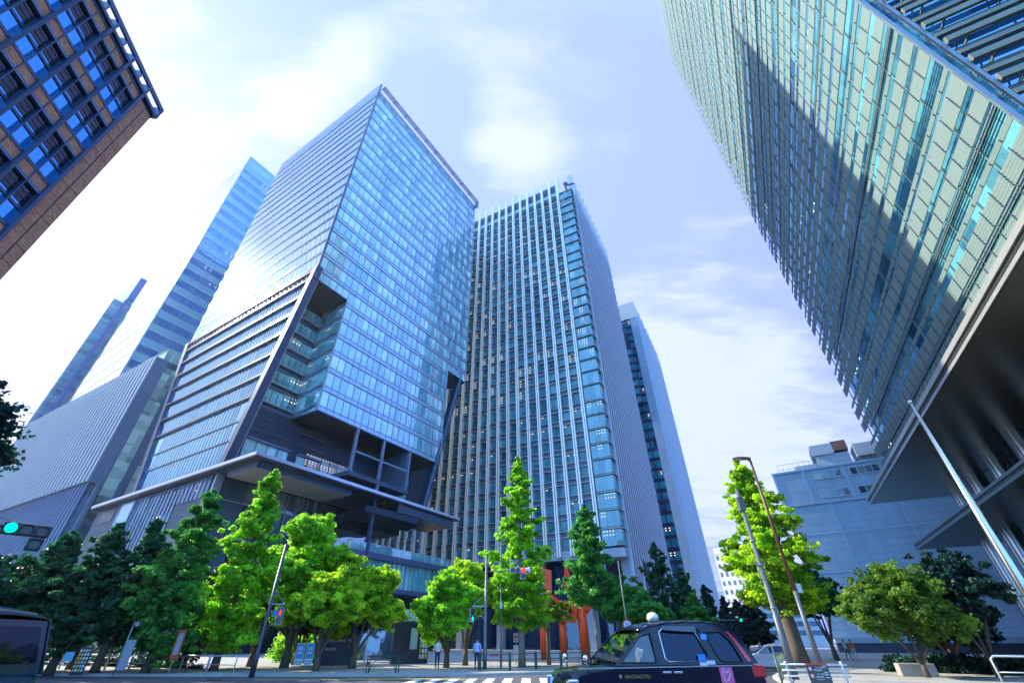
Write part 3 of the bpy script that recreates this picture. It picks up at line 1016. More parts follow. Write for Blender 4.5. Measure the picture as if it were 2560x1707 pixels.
# ------------------------------------------------------------------ slim tower behind it
def slim_tower():
    O = azd(21.87, 190)
    R = frame('slim_office_tower', O, A2)
    tag(R, 'slim grey tower with a dark blue window strip, partly hidden behind the ribbed tower', 'skyscraper')
    pan = panelled('slim_panel', (.36, .47, .60), 4.2, 8.6, rough=.45, joint=(.25, .3, .36), jw=.04, var=.03, axis='xy')
    mb = MB(); mb.box(0, 56, 0, 3.6, 0, 142); mb.box(1, 56, 3.6, 30, 0, 141)
    mb.build('side_wall', pan, R)
    mb = MB(); mb.box(-.1, 40, 0, 13, 142, 152.6)
    mb.build('roof_block', paint('roof_cream', (.62, .61, .56), .6, var=.05), R)
    g = glazing('slim_glass', (.004, .035, .10), (.04, .26, .34), (2.9, 2.9, 4.42), 4, refl=.08, tint=(.6, .85, 1), contrast=1.2, lit=.12, lits=2.2, wav=.03, off=(0, .7))
    mb = MB(); mb.box(.4, 1.1, 3.6, 16, 4, 142); mb.box(-.8, 1.1, 5.6, 16, 92, 139)
    mb.build('glass_strip', g, R)
    mb = MB()
    for i in range(31):
        z = 5 + i * 4.42
        mb.box(.28, .5, 3.6, 16, z - 1.5, z - .1)
        if 92 < z < 139: mb.box(-.9, .5, 5.6, 16, z - 1.5, z - .2)
    for y in (6.4, 9.2, 12): mb.box(.25, .42, y - .2, y + .2, 4, 142)
    mb.box(-1.0, -.8, 5.5, 5.8, 92, 142)
    mb.build('dark_bands', paint('slim_band', (.006, .022, .06), .3, .3), R)
    mb = MB()
    x = 4.5
    while x < 56:
        mb.box(x - .3, x + .3, -.9, 0, 2, 149 if int(x) % 2 else 145); x += 3.1
    mb.build('flank_fins', paint('slim_fin', (.50, .54, .60), .4, .2), R)


# ------------------------------------------------------------------ striped mirror tower
def banded_tower():
    O = azd(-46.1, 165)
    R = frame('banded_glass_tower', O, 32.6)
    tag(R, 'tall glass tower with pale and blue horizontal bands rising behind the central tower', 'skyscraper')
    H = 189.0
    g = glazing('banded_glass', (.005, .10, .30), (.015, .20, .44), (4, 4, 5.6), 0, refl=.22, tint=(.6, .85, 1), contrast=.5, wav=.02, lit=.05, lits=1.2)
    g2 = glazing('banded_glass_side', (.30, .42, .50), (.50, .62, .68), (2, 2, 5.6), 0, refl=.55, tint=(1, 1, 1), contrast=.2, wav=.01)
    mb = MB(); mb.box(0, 50, 0.05, 46, 0, H); mb.build('curtain_wall', g, R)
    mb = MB(); mb.quad((-.05, 46, 0), (-.05, 46, H), (-.05, 0, H), (-.05, 0, 0)); mb.build('curtain_wall_side', g2, R)
    pb = paint('pale_band', (.26, .50, .60), .25, .3, var=.05, scale=.2)
    mb = MB()
    z = H - 9
    mb.box(0, 50, -.15, .05, H - 9.5, H)
    while z > 8:
        z -= 5.8
        mb.box(0, 50, -.15, .05, z, z + 2.9)
    mb.build('pale_bands', pb, R)
    mb = MB()
    z = H
    while z > 8:
        for q in (0, .97, 1.93): mb.box(0, 50, -.22, -.15, z - q - .05, z - q + .05)
        z -= 5.8
    for x in (0, 6, 12, 18, 24): mb.box(x - .06, x + .06, -.22, 0, 0, H)
    z = 4
    while z < H: mb.box(-.12, -.04, 0, 46, z, z + .12); z += 5.8
    mb.box(-.3, .1, -.3, .1, 0, H)
    mb.build('band_lines', paint('band_line', (.16, .34, .46), .3, .3), R)


def far_glass_tower():
    O = azd(-50.2, 230)
    R = frame('stepped_glass_tower', O, 32.6)
    tag(R, 'narrow stepped glass tower farthest left, fading into the bright sky', 'skyscraper')
    g = glazing('stepped_glass', (.01, .10, .18), (.12, .34, .42), (3.2, 3.2, 2.7), 0, refl=.12, tint=(.8, .95, 1), contrast=1.2)
    mb = MB(); mb.box(0, 4.0, 0, 40, 0, 129.5); mb.build('west_wing', g, R)
    mb = MB(); mb.box(4.0, 9.5, 1, 40, 0, 146); mb.build('east_wing', g, R)
    mb = MB(); mb.box(3.4, 4.6, -.5, 1, 0, 131); mb.box(8.9, 9.6, .4, 1, 0, 146); mb.box(4, 9.6, .6, 1, 133, 146)
    mb.build('blue_shaft', paint('shaft_blue', (.02, .12, .40), .3, .3), R)
    mb = MB()
    mb.quad((-.1, 42, 0), (-.1, 42, 129), (-.1, 0, 129.5), (-.1, 0, 0)); mb.build('side_curtain_wall', MATS['banded_glass_side'], R)
    mb = MB()
    z = 5
    while z < 128: mb.box(0, 9, -.15, .0, z, z + .35); z += 2.7
    mb.build('floor_lines', paint('floor_line', (.08, .24, .36), .4), R)


# ------------------------------------------------------------------ slatted building, left
def slatted_building():
    O = azd(-44.15, 140)
    R = frame('slatted_building', O, 30.5)
    tag(R, 'mid-rise building clad in pale vertical slats above a dark ribbed glass base, left side', 'office building')
    H = 67.5
    body = paint('slat_body', (.03, .07, .14), .45, .2, var=.05)
    mb = MB(); mb.box(0.3, 30, 0.3, 95, 33, H); mb.build('upper_wall', body, R)
    sl = paint('pale_slat', (.30, .39, .45), .4, .25, var=.05, scale=.3)
    mb = MB()
    y = 0.2
    while y < 92:
        a, b = 32.5, H
        mb.box(-.1, .3, y - .42, y + .42, a, b); y += 2.3
    mb.build('upper_slats', sl, R)
    ms = MB(); y = 0.7
    while y < 78:
        ms.box(.5, .9, y - .2, y + .2, 0, 32.5); y += 2.05
    ms.build('lower_fins', paint('lower_fin', (.10, .20, .34), .4, .3), R)
    mb = MB(); mb.box(.9, 30, 1.5, 80, 0, 33); mb.build('base_glazing', glazing('slat_base_glass', (.01, .06, .16), (.04, .2, .3), (2, 2, 5), 0, refl=.2), R)
    pan = panelled('slat_side_panel', (.11, .19, .29), 3.4, 6.4, rough=.45, joint=(.1, .14, .2), jw=.04, var=.04)
    mb = MB(); mb.box(.3, 3.4, 0, .3, 32.5, H); mb.box(6.4, 8.2, 0, .3, 22, H - 1); mb.box(10.6, 30, 0, .3, 0, H - 3)
    mb.box(2.2, 3.0, -.5, 1, 0, 34); mb.box(6.2, 7.4, -.5, 1, 0, 34)
    mb.build('side_panels', pan, R)
    mb = MB(); mb.box(3.4, 6.4, .1, .3, 26, H - 2); mb.box(8.2, 10.6, .1, .3, 26, H - 2)
    mb.build('side_windows', glazing('slat_side_glass', (.03, .12, .12), (.62, .74, .58), (2.6, 3, 4.2), 26, refl=.15, contrast=1.6), R)
    mb = MB(); mb.box(2.2, 12, 1, 14, H, H + 3.6); mb.build('roof_pavilion', glazing('pavilion_glass', (.12, .34, .26), (.5, .68, .5), (1.8, 1.8, 3.8), 0, refl=.3), R)
    mb = MB()
    for x in (2.2, 4.1, 6, 7.9): mb.box(x - .08, x + .08, .85, 1, H, H + 3.6)
    mb.box(2.0, 12, .8, 14, H + 3.6, H + 3.8); mb.build('pavilion_frame', paint('pav_frame', (.5, .6, .5), .4), R)


# ------------------------------------------------------------------ louvred tower on the right
def louvred_tower():
    R = frame('louvred_tower', (23 * .8783, -23 * .4788), 28.6)
    tag(R, 'huge tower wrapped in pale green horizontal louvres leaning over the right side', 'skyscraper')
    X0, X1, H, Z0 = 28.0, 91.6, 181.0, 22.6
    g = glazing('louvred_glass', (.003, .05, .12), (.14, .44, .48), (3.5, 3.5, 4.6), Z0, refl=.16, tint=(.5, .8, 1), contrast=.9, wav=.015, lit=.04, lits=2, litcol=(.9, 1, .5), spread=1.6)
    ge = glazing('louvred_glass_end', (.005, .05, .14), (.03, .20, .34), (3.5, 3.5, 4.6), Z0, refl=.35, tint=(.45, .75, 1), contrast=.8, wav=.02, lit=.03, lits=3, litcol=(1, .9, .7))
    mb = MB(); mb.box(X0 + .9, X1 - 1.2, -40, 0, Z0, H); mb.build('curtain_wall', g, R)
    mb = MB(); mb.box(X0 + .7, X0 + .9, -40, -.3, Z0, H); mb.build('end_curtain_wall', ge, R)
    lou = paint('louvre_pale', (.29, .40, .37), .4, .15, var=.06, scale=.6)
    # louvre blades: every storey two rows of four slats on brackets
    W = 1.96
    n = int((X1 - X0) / W)
    rows = []
    z = Z0 + 2.0
    while z < H - 1:
        rows.append(z); z += 2.3
    mb = MB(); br = MB()
    for r, z in enumerate(rows):
        thin = (r % 3 == 2)
        hb_ = .5 if thin else 1.5
        k = 2 if thin else 5
        for i in range(k):
            za = z + hb_ * i / k; zb = z + hb_ * (i + .66) / k
            ya = .86; yb = .93
            mb.quad((X0, ya, za), (X1, ya, za), (X1, yb, zb), (X0, yb, zb))
            mb.quad((X0, yb - .05, zb), (X1, yb - .05, zb), (X1, ya - .05, za), (X0, ya - .05, za))
            mb.quad((X0, ya - .05, za), (X1, ya - .05, za), (X1, ya, za), (X0, ya, za))
    mb.build('louvre_rows', lou, R)
    for r, z in enumerate(rows):
        for i in range(n + 1):
            x = X0 + i * (X1 - X0) / n
            br.box(x - .03, x + .03, .86, .985, z - .03, z + .25) if r % 3 == 2 else br.bar((x, .95, z - .03), (x, .95, z + 1.62), .06)
    br.build('louvre_brackets', paint('bracket_dark', (.10, .14, .16), .45, .3), R)
    mb = MB()
    z = Z0
    while z < H:
        mb.box(X0 + .9, X1 - 1.2, 0, .12, z, z + .5)
        z += 4.6
    for i in range(int((X1 - X0) / 3.92) + 1):
        x = X0 + 1 + i * 3.92
        mb.box(x - .06, x + .06, 0, .16, Z0, H)
    mb.build('facade_grid', paint('grid_teal', (.22, .32, .32), .4, .3), R)
    # end face: long blades standing off dark glass
    mb = MB(); bl = MB()
    z = Z0 + 1
    while z < H:
        mb.box(X0 - .35, X0 - .1, -40, -.2, z, z + .62)
        mb.box(X0 - .1, X0 + .1, -40, -.2, z + 1.4, z + 1.85)
        bl.box(X0 + .5, X0 + .7, -40, -.2, z + 2.2, z + 2.9)
        for j in range(12):
            y = -1.5 - j * 3.4
            bl.box(X0 - .3, X0 + .7, y - .05, y + .05, z + .1, z + .3)
            bl.bar((X0 - .2, y, z + .6), (X0 + .7, y, z + 1.7), .08)
        z += 3.0
    mb.build('end_louvres', paint('end_louvre', (.17, .18, .11), .45, .15), R)
    bl.build('end_brackets', paint('bracket_dark'), R)
    mb = MB(); mb.box(X0 - .1, X0 + .1, .7, .98, Z0, H); mb.box(X0 - .05, X0 + .2, -.15, .1, Z0, H); mb.build('corner_trim', paint('corner_trim', (.2, .25, .27), .35, .4), R)
    mb = MB(); mb.box(X0 + 1, X1 - 2, -39, -1, H, H + .6); mb.build('roof', M_grey, R)
    # canopies
    cdk = paint('canopy_bronze', (.10, .10, .085), .22, .6, var=.05)
    edge = paint('canopy_trim', (.62, .62, .55), .3, .6)
    sof = panelled('right_soffit', (.42, .42, .32), 40, .42, rough=.28, joint=(.12, .12, .1), jw=.02, metal=.75, var=.04)
    yc = 4.4
    mb = MB(); mb.box(5, 94.5, -45, yc, 20.55, 21.6); mb.box(5, X1, -40, .6, 21.6, Z0)
    c1 = mb.build('upper_canopy', cdk, R)
    mb = MB(); mb.box(5, 94.6, yc, yc + .14, 21.1, 21.55); mb.box(5, 94.6, yc, yc + .1, 20.35, 20.62)
    mb.build('canopy_trim', edge, c1)
    mb = MB(); mb.box(5, 94.3, -6.6, yc - .15, 20.42, 20.55); mb.box(5, 94.3, -45, -7.0, 20.42, 20.55)
    mb.build('soffit', sof, c1)
    mb = MB(); mb.box(5, 93.9, -6.5, yc - 2.9, 13.25, 14.0); mb.box(5, 93.9, -45, -6.5, 13.5, 14)
    c2 = mb.build('lower_canopy', paint('canopy_slate', (.07, .09, .10), .35, .4), R)
    mb = MB(); mb.box(5, 94.0, yc - 2.9, yc - 2.78, 13.2, 13.45); mb.box(5, 94.0, yc - 2.9, yc - 2.8, 13.8, 14.05)
    mb.build('canopy_trim', paint('trim_dim', (.3, .34, .34), .3, .5), c2)
    met = paint('column_metal', (.50, .58, .62), .22, .95, var=.04)
    x = 88.0
    while x > 8:
        mb = MB(); mb.tube([(x, -5.2, .2), (x, -5.2, 20.5)], 1.05, 32, cap=False)
        c = mb.build('round_column', met, R)
        mb = MB()
        for zr in (7.2, 17.0): mb.tube([(x, -5.2, zr), (x, -5.2, zr + .05)], 1.07, 32)
        mb.build('joint_ring', M_dark, c)
        x -= 7.6
    mb = MB(); mb.box(10, 88, -45, -11, 0, 20.5)
    mb.build('lobby_wall', glazing('atrium_glass', (.006, .015, .02), (.03, .07, .08), (3.8, 3.8, 6.8), 0, refl=.16, tint=(.6, .85, .95)), R)
    mb = MB()
    x = 10
    while x < 88:
        mb.box(x - .1, x + .1, -10.95, -10.6, 0, 20.4); x += 3.8
    for z in (6.8, 10.2, 17): mb.box(10, 88, -10.95, -10.7, z, z + .3)
    mb.build('lobby_mullions', M_dark, R)


# ------------------------------------------------------------------ blank pale building, right
def blank_building():
    R = frame('windowless_building', azd(32.5, 110), 122)
    tag(R, 'pale panelled building, nearly windowless, with rooftop plant behind the leaning lamp post', 'office building')
    H = 31.6
    pan = panelled('blank_panel', (.42, .58, .72), 2.6, 1.15, rough=.6, joint=(.30, .34, .38), jw=.03, var=.03)
    W = 52
    mb = MB(); mb.box(0, W, 0, 22, 2.2, 24.6); mb.build('lower_wall', pan, R)
    mb = MB(); mb.box(-.12, W + .1, -.12, 22, 24.8, H); mb.box(-.05, W, -.05, 22, 24.5, 24.85); mb.build('upper_wall', panelled('upper_panel', (.46, .60, .72), 3.3, 1.3, rough=.6, joint=(.36, .4, .44), jw=.03, var=.03), R)
    mb = MB()
    for x in (0, 5.4, 12.4, 18.6, 25, 31.5): mb.box(x - .25, x + .25, -.3, 0, 24.8, H)
    mb.box(-.3, W, -.35, 0, H - .4, H); mb.box(-.25, W, -.25, 0, 24.5, 24.8)
    for x in (8.0, 18.5, 29): mb.box(x - .2, x + .2, -.14, 0, 2.2, 24.5)
    for z in (18.9, 12.3): mb.box(0, W, -.08, 0, z, z + .12)
    mb.build('wall_ribs', paint('rib_blank', (.38, .52, .64), .6, var=.04), R)
    wg = glazing('blank_glass', (.015, .04, .09), (.30, .34, .30), (1.2, 1.2, 9), 24, refl=.1, contrast=.6)
    for z in (29.3, 25.6):
        for x in (7.0, 13.4, 19.8, 26.2):
            mb = MB(); mb.box(x, x + 4.8, -.2, -.12, z - .1, z + 1.2)
            w = mb.build('window', wg, R)
            mb = MB()
            for j in range(5): mb.box(x + j * 1.2 - .05, x + j * 1.2 + .05, -.26, -.2, z - .1, z + 1.2)
            mb.box(x - .1, x + 4.9, -.3, -.2, z - .22, z - .1); mb.box(x - .1, x + 4.9, -.3, -.2, z + 1.2, z + 1.3)
            mb.build('frame', M_white, w)
    mb = MB(); mb.box(0.5, W, -.3, 21, 1.5, 2.25); mb.build('shop_fascia', paint('fascia', (.25, .35, .45), .4), R)
    mb = MB(); mb.box(0.3, W, .2, 21, 0, 1.5); mb.build('shop_front', M_dark, R)
    rail = MB()
    for i in range(33): rail.box(1.2 + i * 1.0, 1.26 + i * 1.0, .35, .41, H, H + 1.7)
    for z in (H + .6, H + 1.65): rail.box(1.2, 33.2, .33, .43, z, z + .06)
    rail.build('roof_railing', M_grey, R)
    pl = paint('plant_grey', (.38, .44, .50), .5, .2, var=.12)
    mb = MB(); mb.box(9, 15, 3, 10, H, H + 3.2); mb.box(8.6, 12.6, 2.6, 9, H + 3.2, H + 5.4); mb.box(4.5, 8.6, 2, 6, H, H + 1.4)
    mb.box(16, 20, 2, 8, H + 1.6, H + 4.2); mb.box(20.5, 26, 2, 8, H + 1.0, H + 3.6); mb.box(16, 32, 2.5, 8, H, H + .9)
    p_ = mb.build('rooftop_plant', pl, R)
    mb = MB(); mb.box(12.6, 15.2, 2.6, 9, H + 3.6, H + 5.6); mb.build('rust_tank', paint('rust', (.16, .09, .07), .7, var=.4), p_)
    mb = MB()
    for j in range(5): mb.box(16.3 + j * 1.2, 17.2 + j * 1.2, 1.9, 2.1, H + .9, H + 1.6)
    mb.build('vent_opening', M_dark, p_)


# ------------------------------------------------------------------ brick building, top left
def brick_building():
    R = frame('brick_clad_building', azd(-58.1, 42), -10)
    tag(R, 'brown brick-panelled office block with deep blue windows in the upper left corner', 'office building')
    H, FH = 47.0, 4.82
    bk, nt, out = nodes('split_brick')
    N, L = nt.nodes.new, nt.links.new
    tc = N('ShaderNodeTexCoord'); sep = N('ShaderNodeSeparateXYZ'); L(tc.outputs['Object'], sep.inputs[0])
    cm = N('ShaderNodeCombineXYZ'); L(mth(nt, 'ADD', sep.outputs[0], mth(nt, 'MULTIPLY', sep.outputs[1], .7)), cm.inputs[0]); L(sep.outputs[2], cm.inputs[1])
    br = N('ShaderNodeTexBrick'); br.inputs['Scale'].default_value = 1; br.inputs['Brick Width'].default_value = .26; br.inputs['Row Height'].default_value = .075
    br.inputs['Mortar Size'].default_value = .006
    br.inputs['Color1'].default_value = (.72, .24, .12, 1); br.inputs['Color2'].default_value = (1.0, .48, .28, 1); br.inputs['Mortar'].default_value = (.16, .09, .07, 1)
    L(cm.outputs[0], br.inputs['Vector'])
    nz = N('ShaderNodeTexNoise'); nz.inputs['Scale'].default_value = 1.2; nz.inputs['Detail'].default_value = 4; L(tc.outputs['Object'], nz.inputs['Vector'])
    mx = N('ShaderNodeMix'); mx.data_type = 'RGBA'; mx.blend_type = 'MULTIPLY'; mx.inputs['Factor'].default_value = .35
    L(br.outputs['Color'], mx.inputs['A']); L(nz.outputs['Color'], mx.inputs['B'])
    p = N('ShaderNodeBsdfPrincipled'); p.inputs['Roughness'].default_value = .85; L(mx.outputs['Result'], p.inputs['Base Color'])
    bp = N('ShaderNodeBump'); bp.inputs['Strength'].default_value = .6; bp.inputs['Distance'].default_value = .02; L(br.outputs['Fac'], bp.inputs['Height']); bp.invert = True
    L(bp.outputs[0], p.inputs['Normal']); L(p.outputs[0], out.inputs[0])
    fr = paint('steel_blue', (.05, .09, .17), .35, .4, var=.1)
    fr2 = paint('steel_blue_light', (.09, .16, .27), .35, .4, var=.08)
    WX = 34
    mb = MB(); mb.box(-WX, -.05, .9, 26, 0, H - 1.6); mb.build('core', M_dark, R)
    # panelled corner strip and far solid strip, split by joints
    mb = MB()
    top = H - 2.1
    lens = [1.7, 3.0, 1.5, 2.1]
    for (a, b) in ((-1.98, -1.02), (-.95, -.04)):
        z = top; i = 0 if a < -1.5 else 1
        while z > 1:
            h = lens[i % 4]
            mb.box(a + .03, b - .03, -.04, .5, z - h + .06, z); z -= h; i += 1
    mb.build('corner_brick_panels', bk, R)
    mb = MB(); mb.box(-2.0, 0, .0, .45, 0, H - 1.6); mb.build('corner_backing', M_dark, R)
    bay = 2.75
    bays = [-2.15 - bay * i for i in range(12)]
    # full height mullions
    mb = MB()
    for x in bays:
        mb.box(x - .13, x + .13, -.28, .5, 0, H - 1.2)
        mb.box(x - bay / 2 - .04, x - bay / 2 + .04, -.12, .3, 0, H - 1.2)
    mb.build('vertical_mullions', fr, R)
    # small ribbed grille edge on mullions
    mb = MB()
    for x in bays[1:]:
        z = 18
        while z < H - 2.5:
            mb.box(x - .10, x + .10, -.31, -.28, z, z + .06); z += .16
    mb.build('mullion_grilles', fr2, R)
    pm = MB(); fm = MB()
    wg = glazing('brick_glass', (.0, .02, .06), (.0, .05, .12), (3, 3, 3), 0, refl=.7, tint=(.12, .52, 1.0), wav=.004, contrast=.2, power=4)
    dkg = paint('black_glass', (.004, .006, .012), .08, var=0)
    half = bay / 2
    for i, x in enumerate(bays):
        for hs in range(2):
            fm = MB()
            xa = x - half * (hs + 1) + (.04 if hs == 0 else .13)
            xb = x - half * hs - (.13 if hs == 0 else .04)
            if xb > -2.1: continue
            z = top - .0
            while z > 2:
                solid = (i >= 4)
                if solid:
                    pm.box(xa, xb, -.04, .3, z - 2.3, z - .05); pm.box(xa, xb, -.04, .3, z - 4.75, z - 2.36)
                else:
                    pm.box(xa, xb, -.05, .3, z - .85, z)
                    fm.box(xa, xb, -.1, .4, z - 1.13, z - .87, 0); fm.box(xa, xb, -.1, .4, z + .02, z + .28, 1)
                    if z > 20:
                        w = MB()
                        w.box(xa, xb, .14, .2, z - FH + .3, z - FH + 1.75, 0)          # reflecting lower pane
                        w.box(xa + .1, xb - .1, .14, .2, z - FH + 2.0, z - FH + 2.2, 0)
                        w.box(xa, xb, .06, .2, z - FH + 1.76, z - FH + 1.98, 1)
                        for q in (2.25, 2.75, 3.22):
                            w.box(xa, xb, .14, .2, z - FH + q, z - FH + q + .42, 2)
                            w.box(xa, xb, .10, .2, z - FH + q + .42, z - FH + q + .47, 1)
                        w.box(xa, xa + .1, .04, .2, z - FH + .3, z - 1.13, 1)
                        w.build('window', [wg, fr, dkg], R)
                z -= FH
            if fm.v: fm.build('sill_bands', [fr2, fr], R)
    pm.build('brick_panels', bk, R)
    # open cornice
    mb = MB()
    mb.box(-WX, .3, -.32, -.12, H - .5, H); mb.box(-WX, .3, -.3, .3, H - 1.7, H - 1.35);
    for x in bays:
        mb.box(x - .12, x + .12, -.3, 1.2, H - 1.4, H - .1); mb.box(x - half - .06, x - half + .06, -.3, 1.2, H - 1.4, H - .1)
    mb.box(.05, .3, -.3, 1.2, H - 1.6, H)
    cor = MB(); 
    mb2 = mb
    mb2.build('open_cornice', fr, R)
    # narrow glazed side face seen edge-on
    mb = MB(); mb.poly([(0.02, .0, 0), (1.35, 1.9, 0), (1.35, 1.9, H - 1.4), (0.02, .0, H - 1.4)]); mb.box(.05, 1.3, 1.9, 26, 0, H - 1.5)
    mb.build('side_glazing', glazing('brick_side_glass', (.03, .07, .16), (.3, .45, .55), (1, 1, 1.2), 0, refl=.5, tint=(.6, .8, 1)), R)


# ------------------------------------------------------------------ far pale buildings along the avenue
def far_buildings():
    def pale(name, label, O, a, W, D, H, nx, nz, z0, ww, wh, col, cap=True):
        R = frame(name, O, a)
        tag(R, label, 'office building')
        cm = paint(name + '_wall', col, .7, var=.05, scale=.2)
        mb = MB(); mb.box(0, W, 0, D, 0, H)
        if cap: mb.box(-.15, W + .15, -.15, D, H - 3.2, H - 2.9)
        mb.build('wall', cm, R)
        g = glazing('far_window', (.03, .08, .12), (.2, .3, .35), (2, 2, 3), 0, refl=.3)
        for k in range(nz):
            for i in range(nx):
                z = z0 + k * (H - 6 - z0) / max(1, nz - 1); x = (i + .5) * W / nx
                mb = MB(); mb.box(x - ww / 2, x + ww / 2, -.12, 0, z, z + wh); mb.build('window', g, R)
        return R
    pale('cream_office_block', 'cream office block with small square windows at the end of the avenue', azd(24.2, 290), 138, 26, 20, 45, 9, 9, 6, 1.1, 1.9, (.62, .62, .55))
    pale('low_glass_block', 'low white block with ribbon windows beyond the big roadside tree', azd(27.3, 240), 113, 20, 14, 19, 4, 4, 4, 3.4, 1.6, (.6, .62, .62))
    pale('distant_apartment_block', 'small distant block in the gap beside the slim tower', azd(23.45, 420), 113, 14, 20, 34, 4, 6, 8, 1.6, 2.0, (.55, .56, .55), False)




# ------------------------------------------------------------------ trees
import numpy as np
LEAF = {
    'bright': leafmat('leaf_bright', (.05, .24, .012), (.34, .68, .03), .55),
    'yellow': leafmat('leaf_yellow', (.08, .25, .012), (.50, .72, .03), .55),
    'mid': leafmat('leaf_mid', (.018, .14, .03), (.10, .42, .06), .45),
    'dark': leafmat('leaf_dark', (.008, .06, .035), (.035, .17, .06), .4),  # dark and deep: darker greens with the left trees' shade put into the colour
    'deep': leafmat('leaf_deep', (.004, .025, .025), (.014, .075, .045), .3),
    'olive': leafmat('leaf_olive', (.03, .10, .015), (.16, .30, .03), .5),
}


def leaf_mesh(name, centres, radii, per, leaf, rng, shade, flat=0.55, droop=0.0):
    """many small leaf faces gathered in clumps"""
    n = len(centres)
    C = np.repeat(centres, per, axis=0)
    Rr = np.repeat(radii, per)
    d = rng.normal(size=(n * per, 3))
    d /= np.linalg.norm(d, axis=1)[:, None]
    rad = rng.random(n * per) ** 0.45
    P = C + d * (Rr * rad)[:, None] * np.array([1, 1, flat])
    P[:, 2] -= droop * Rr * rad ** 2
    nm = rng.normal(size=(n * per, 3)) + d * .5 + np.array([0, 0, .5])
    nm /= np.linalg.norm(nm, axis=1)[:, None]
    a = rng.normal(size=(n * per, 3))
    u = np.cross(nm, a); u /= np.linalg.norm(u, axis=1)[:, None]
    v = np.cross(nm, u)
    s = leaf * (0.6 + 0.8 * rng.random(n * per))[:, None]
    V = np.stack([P - u * s * .5, P + v * s * .42, P + u * s * .55, P - v * s * .38], axis=1).reshape(-1, 3)
    N = n * per
    me = bpy.data.meshes.new(name)
    me.vertices.add(N * 4)
    me.vertices.foreach_set('co', V.astype(np.float32).ravel())
    me.loops.add(N * 4)
    me.loops.foreach_set('vertex_index', np.arange(N * 4, dtype=np.int32))
    me.polygons.add(N)
    me.polygons.foreach_set('loop_start', np.arange(0, N * 4, 4, dtype=np.int32))
    me.polygons.foreach_set('loop_total', np.full(N, 4, dtype=np.int32))
    me.update(calc_edges=True)
    at_ = me.attributes.new('shade', 'FLOAT', 'POINT')
    sh = np.clip(np.repeat(shade, per) + rng.normal(size=N) * .16, 0, 1)
    at_.data.foreach_set('value', np.repeat(sh, 4).astype(np.float32))
    return me


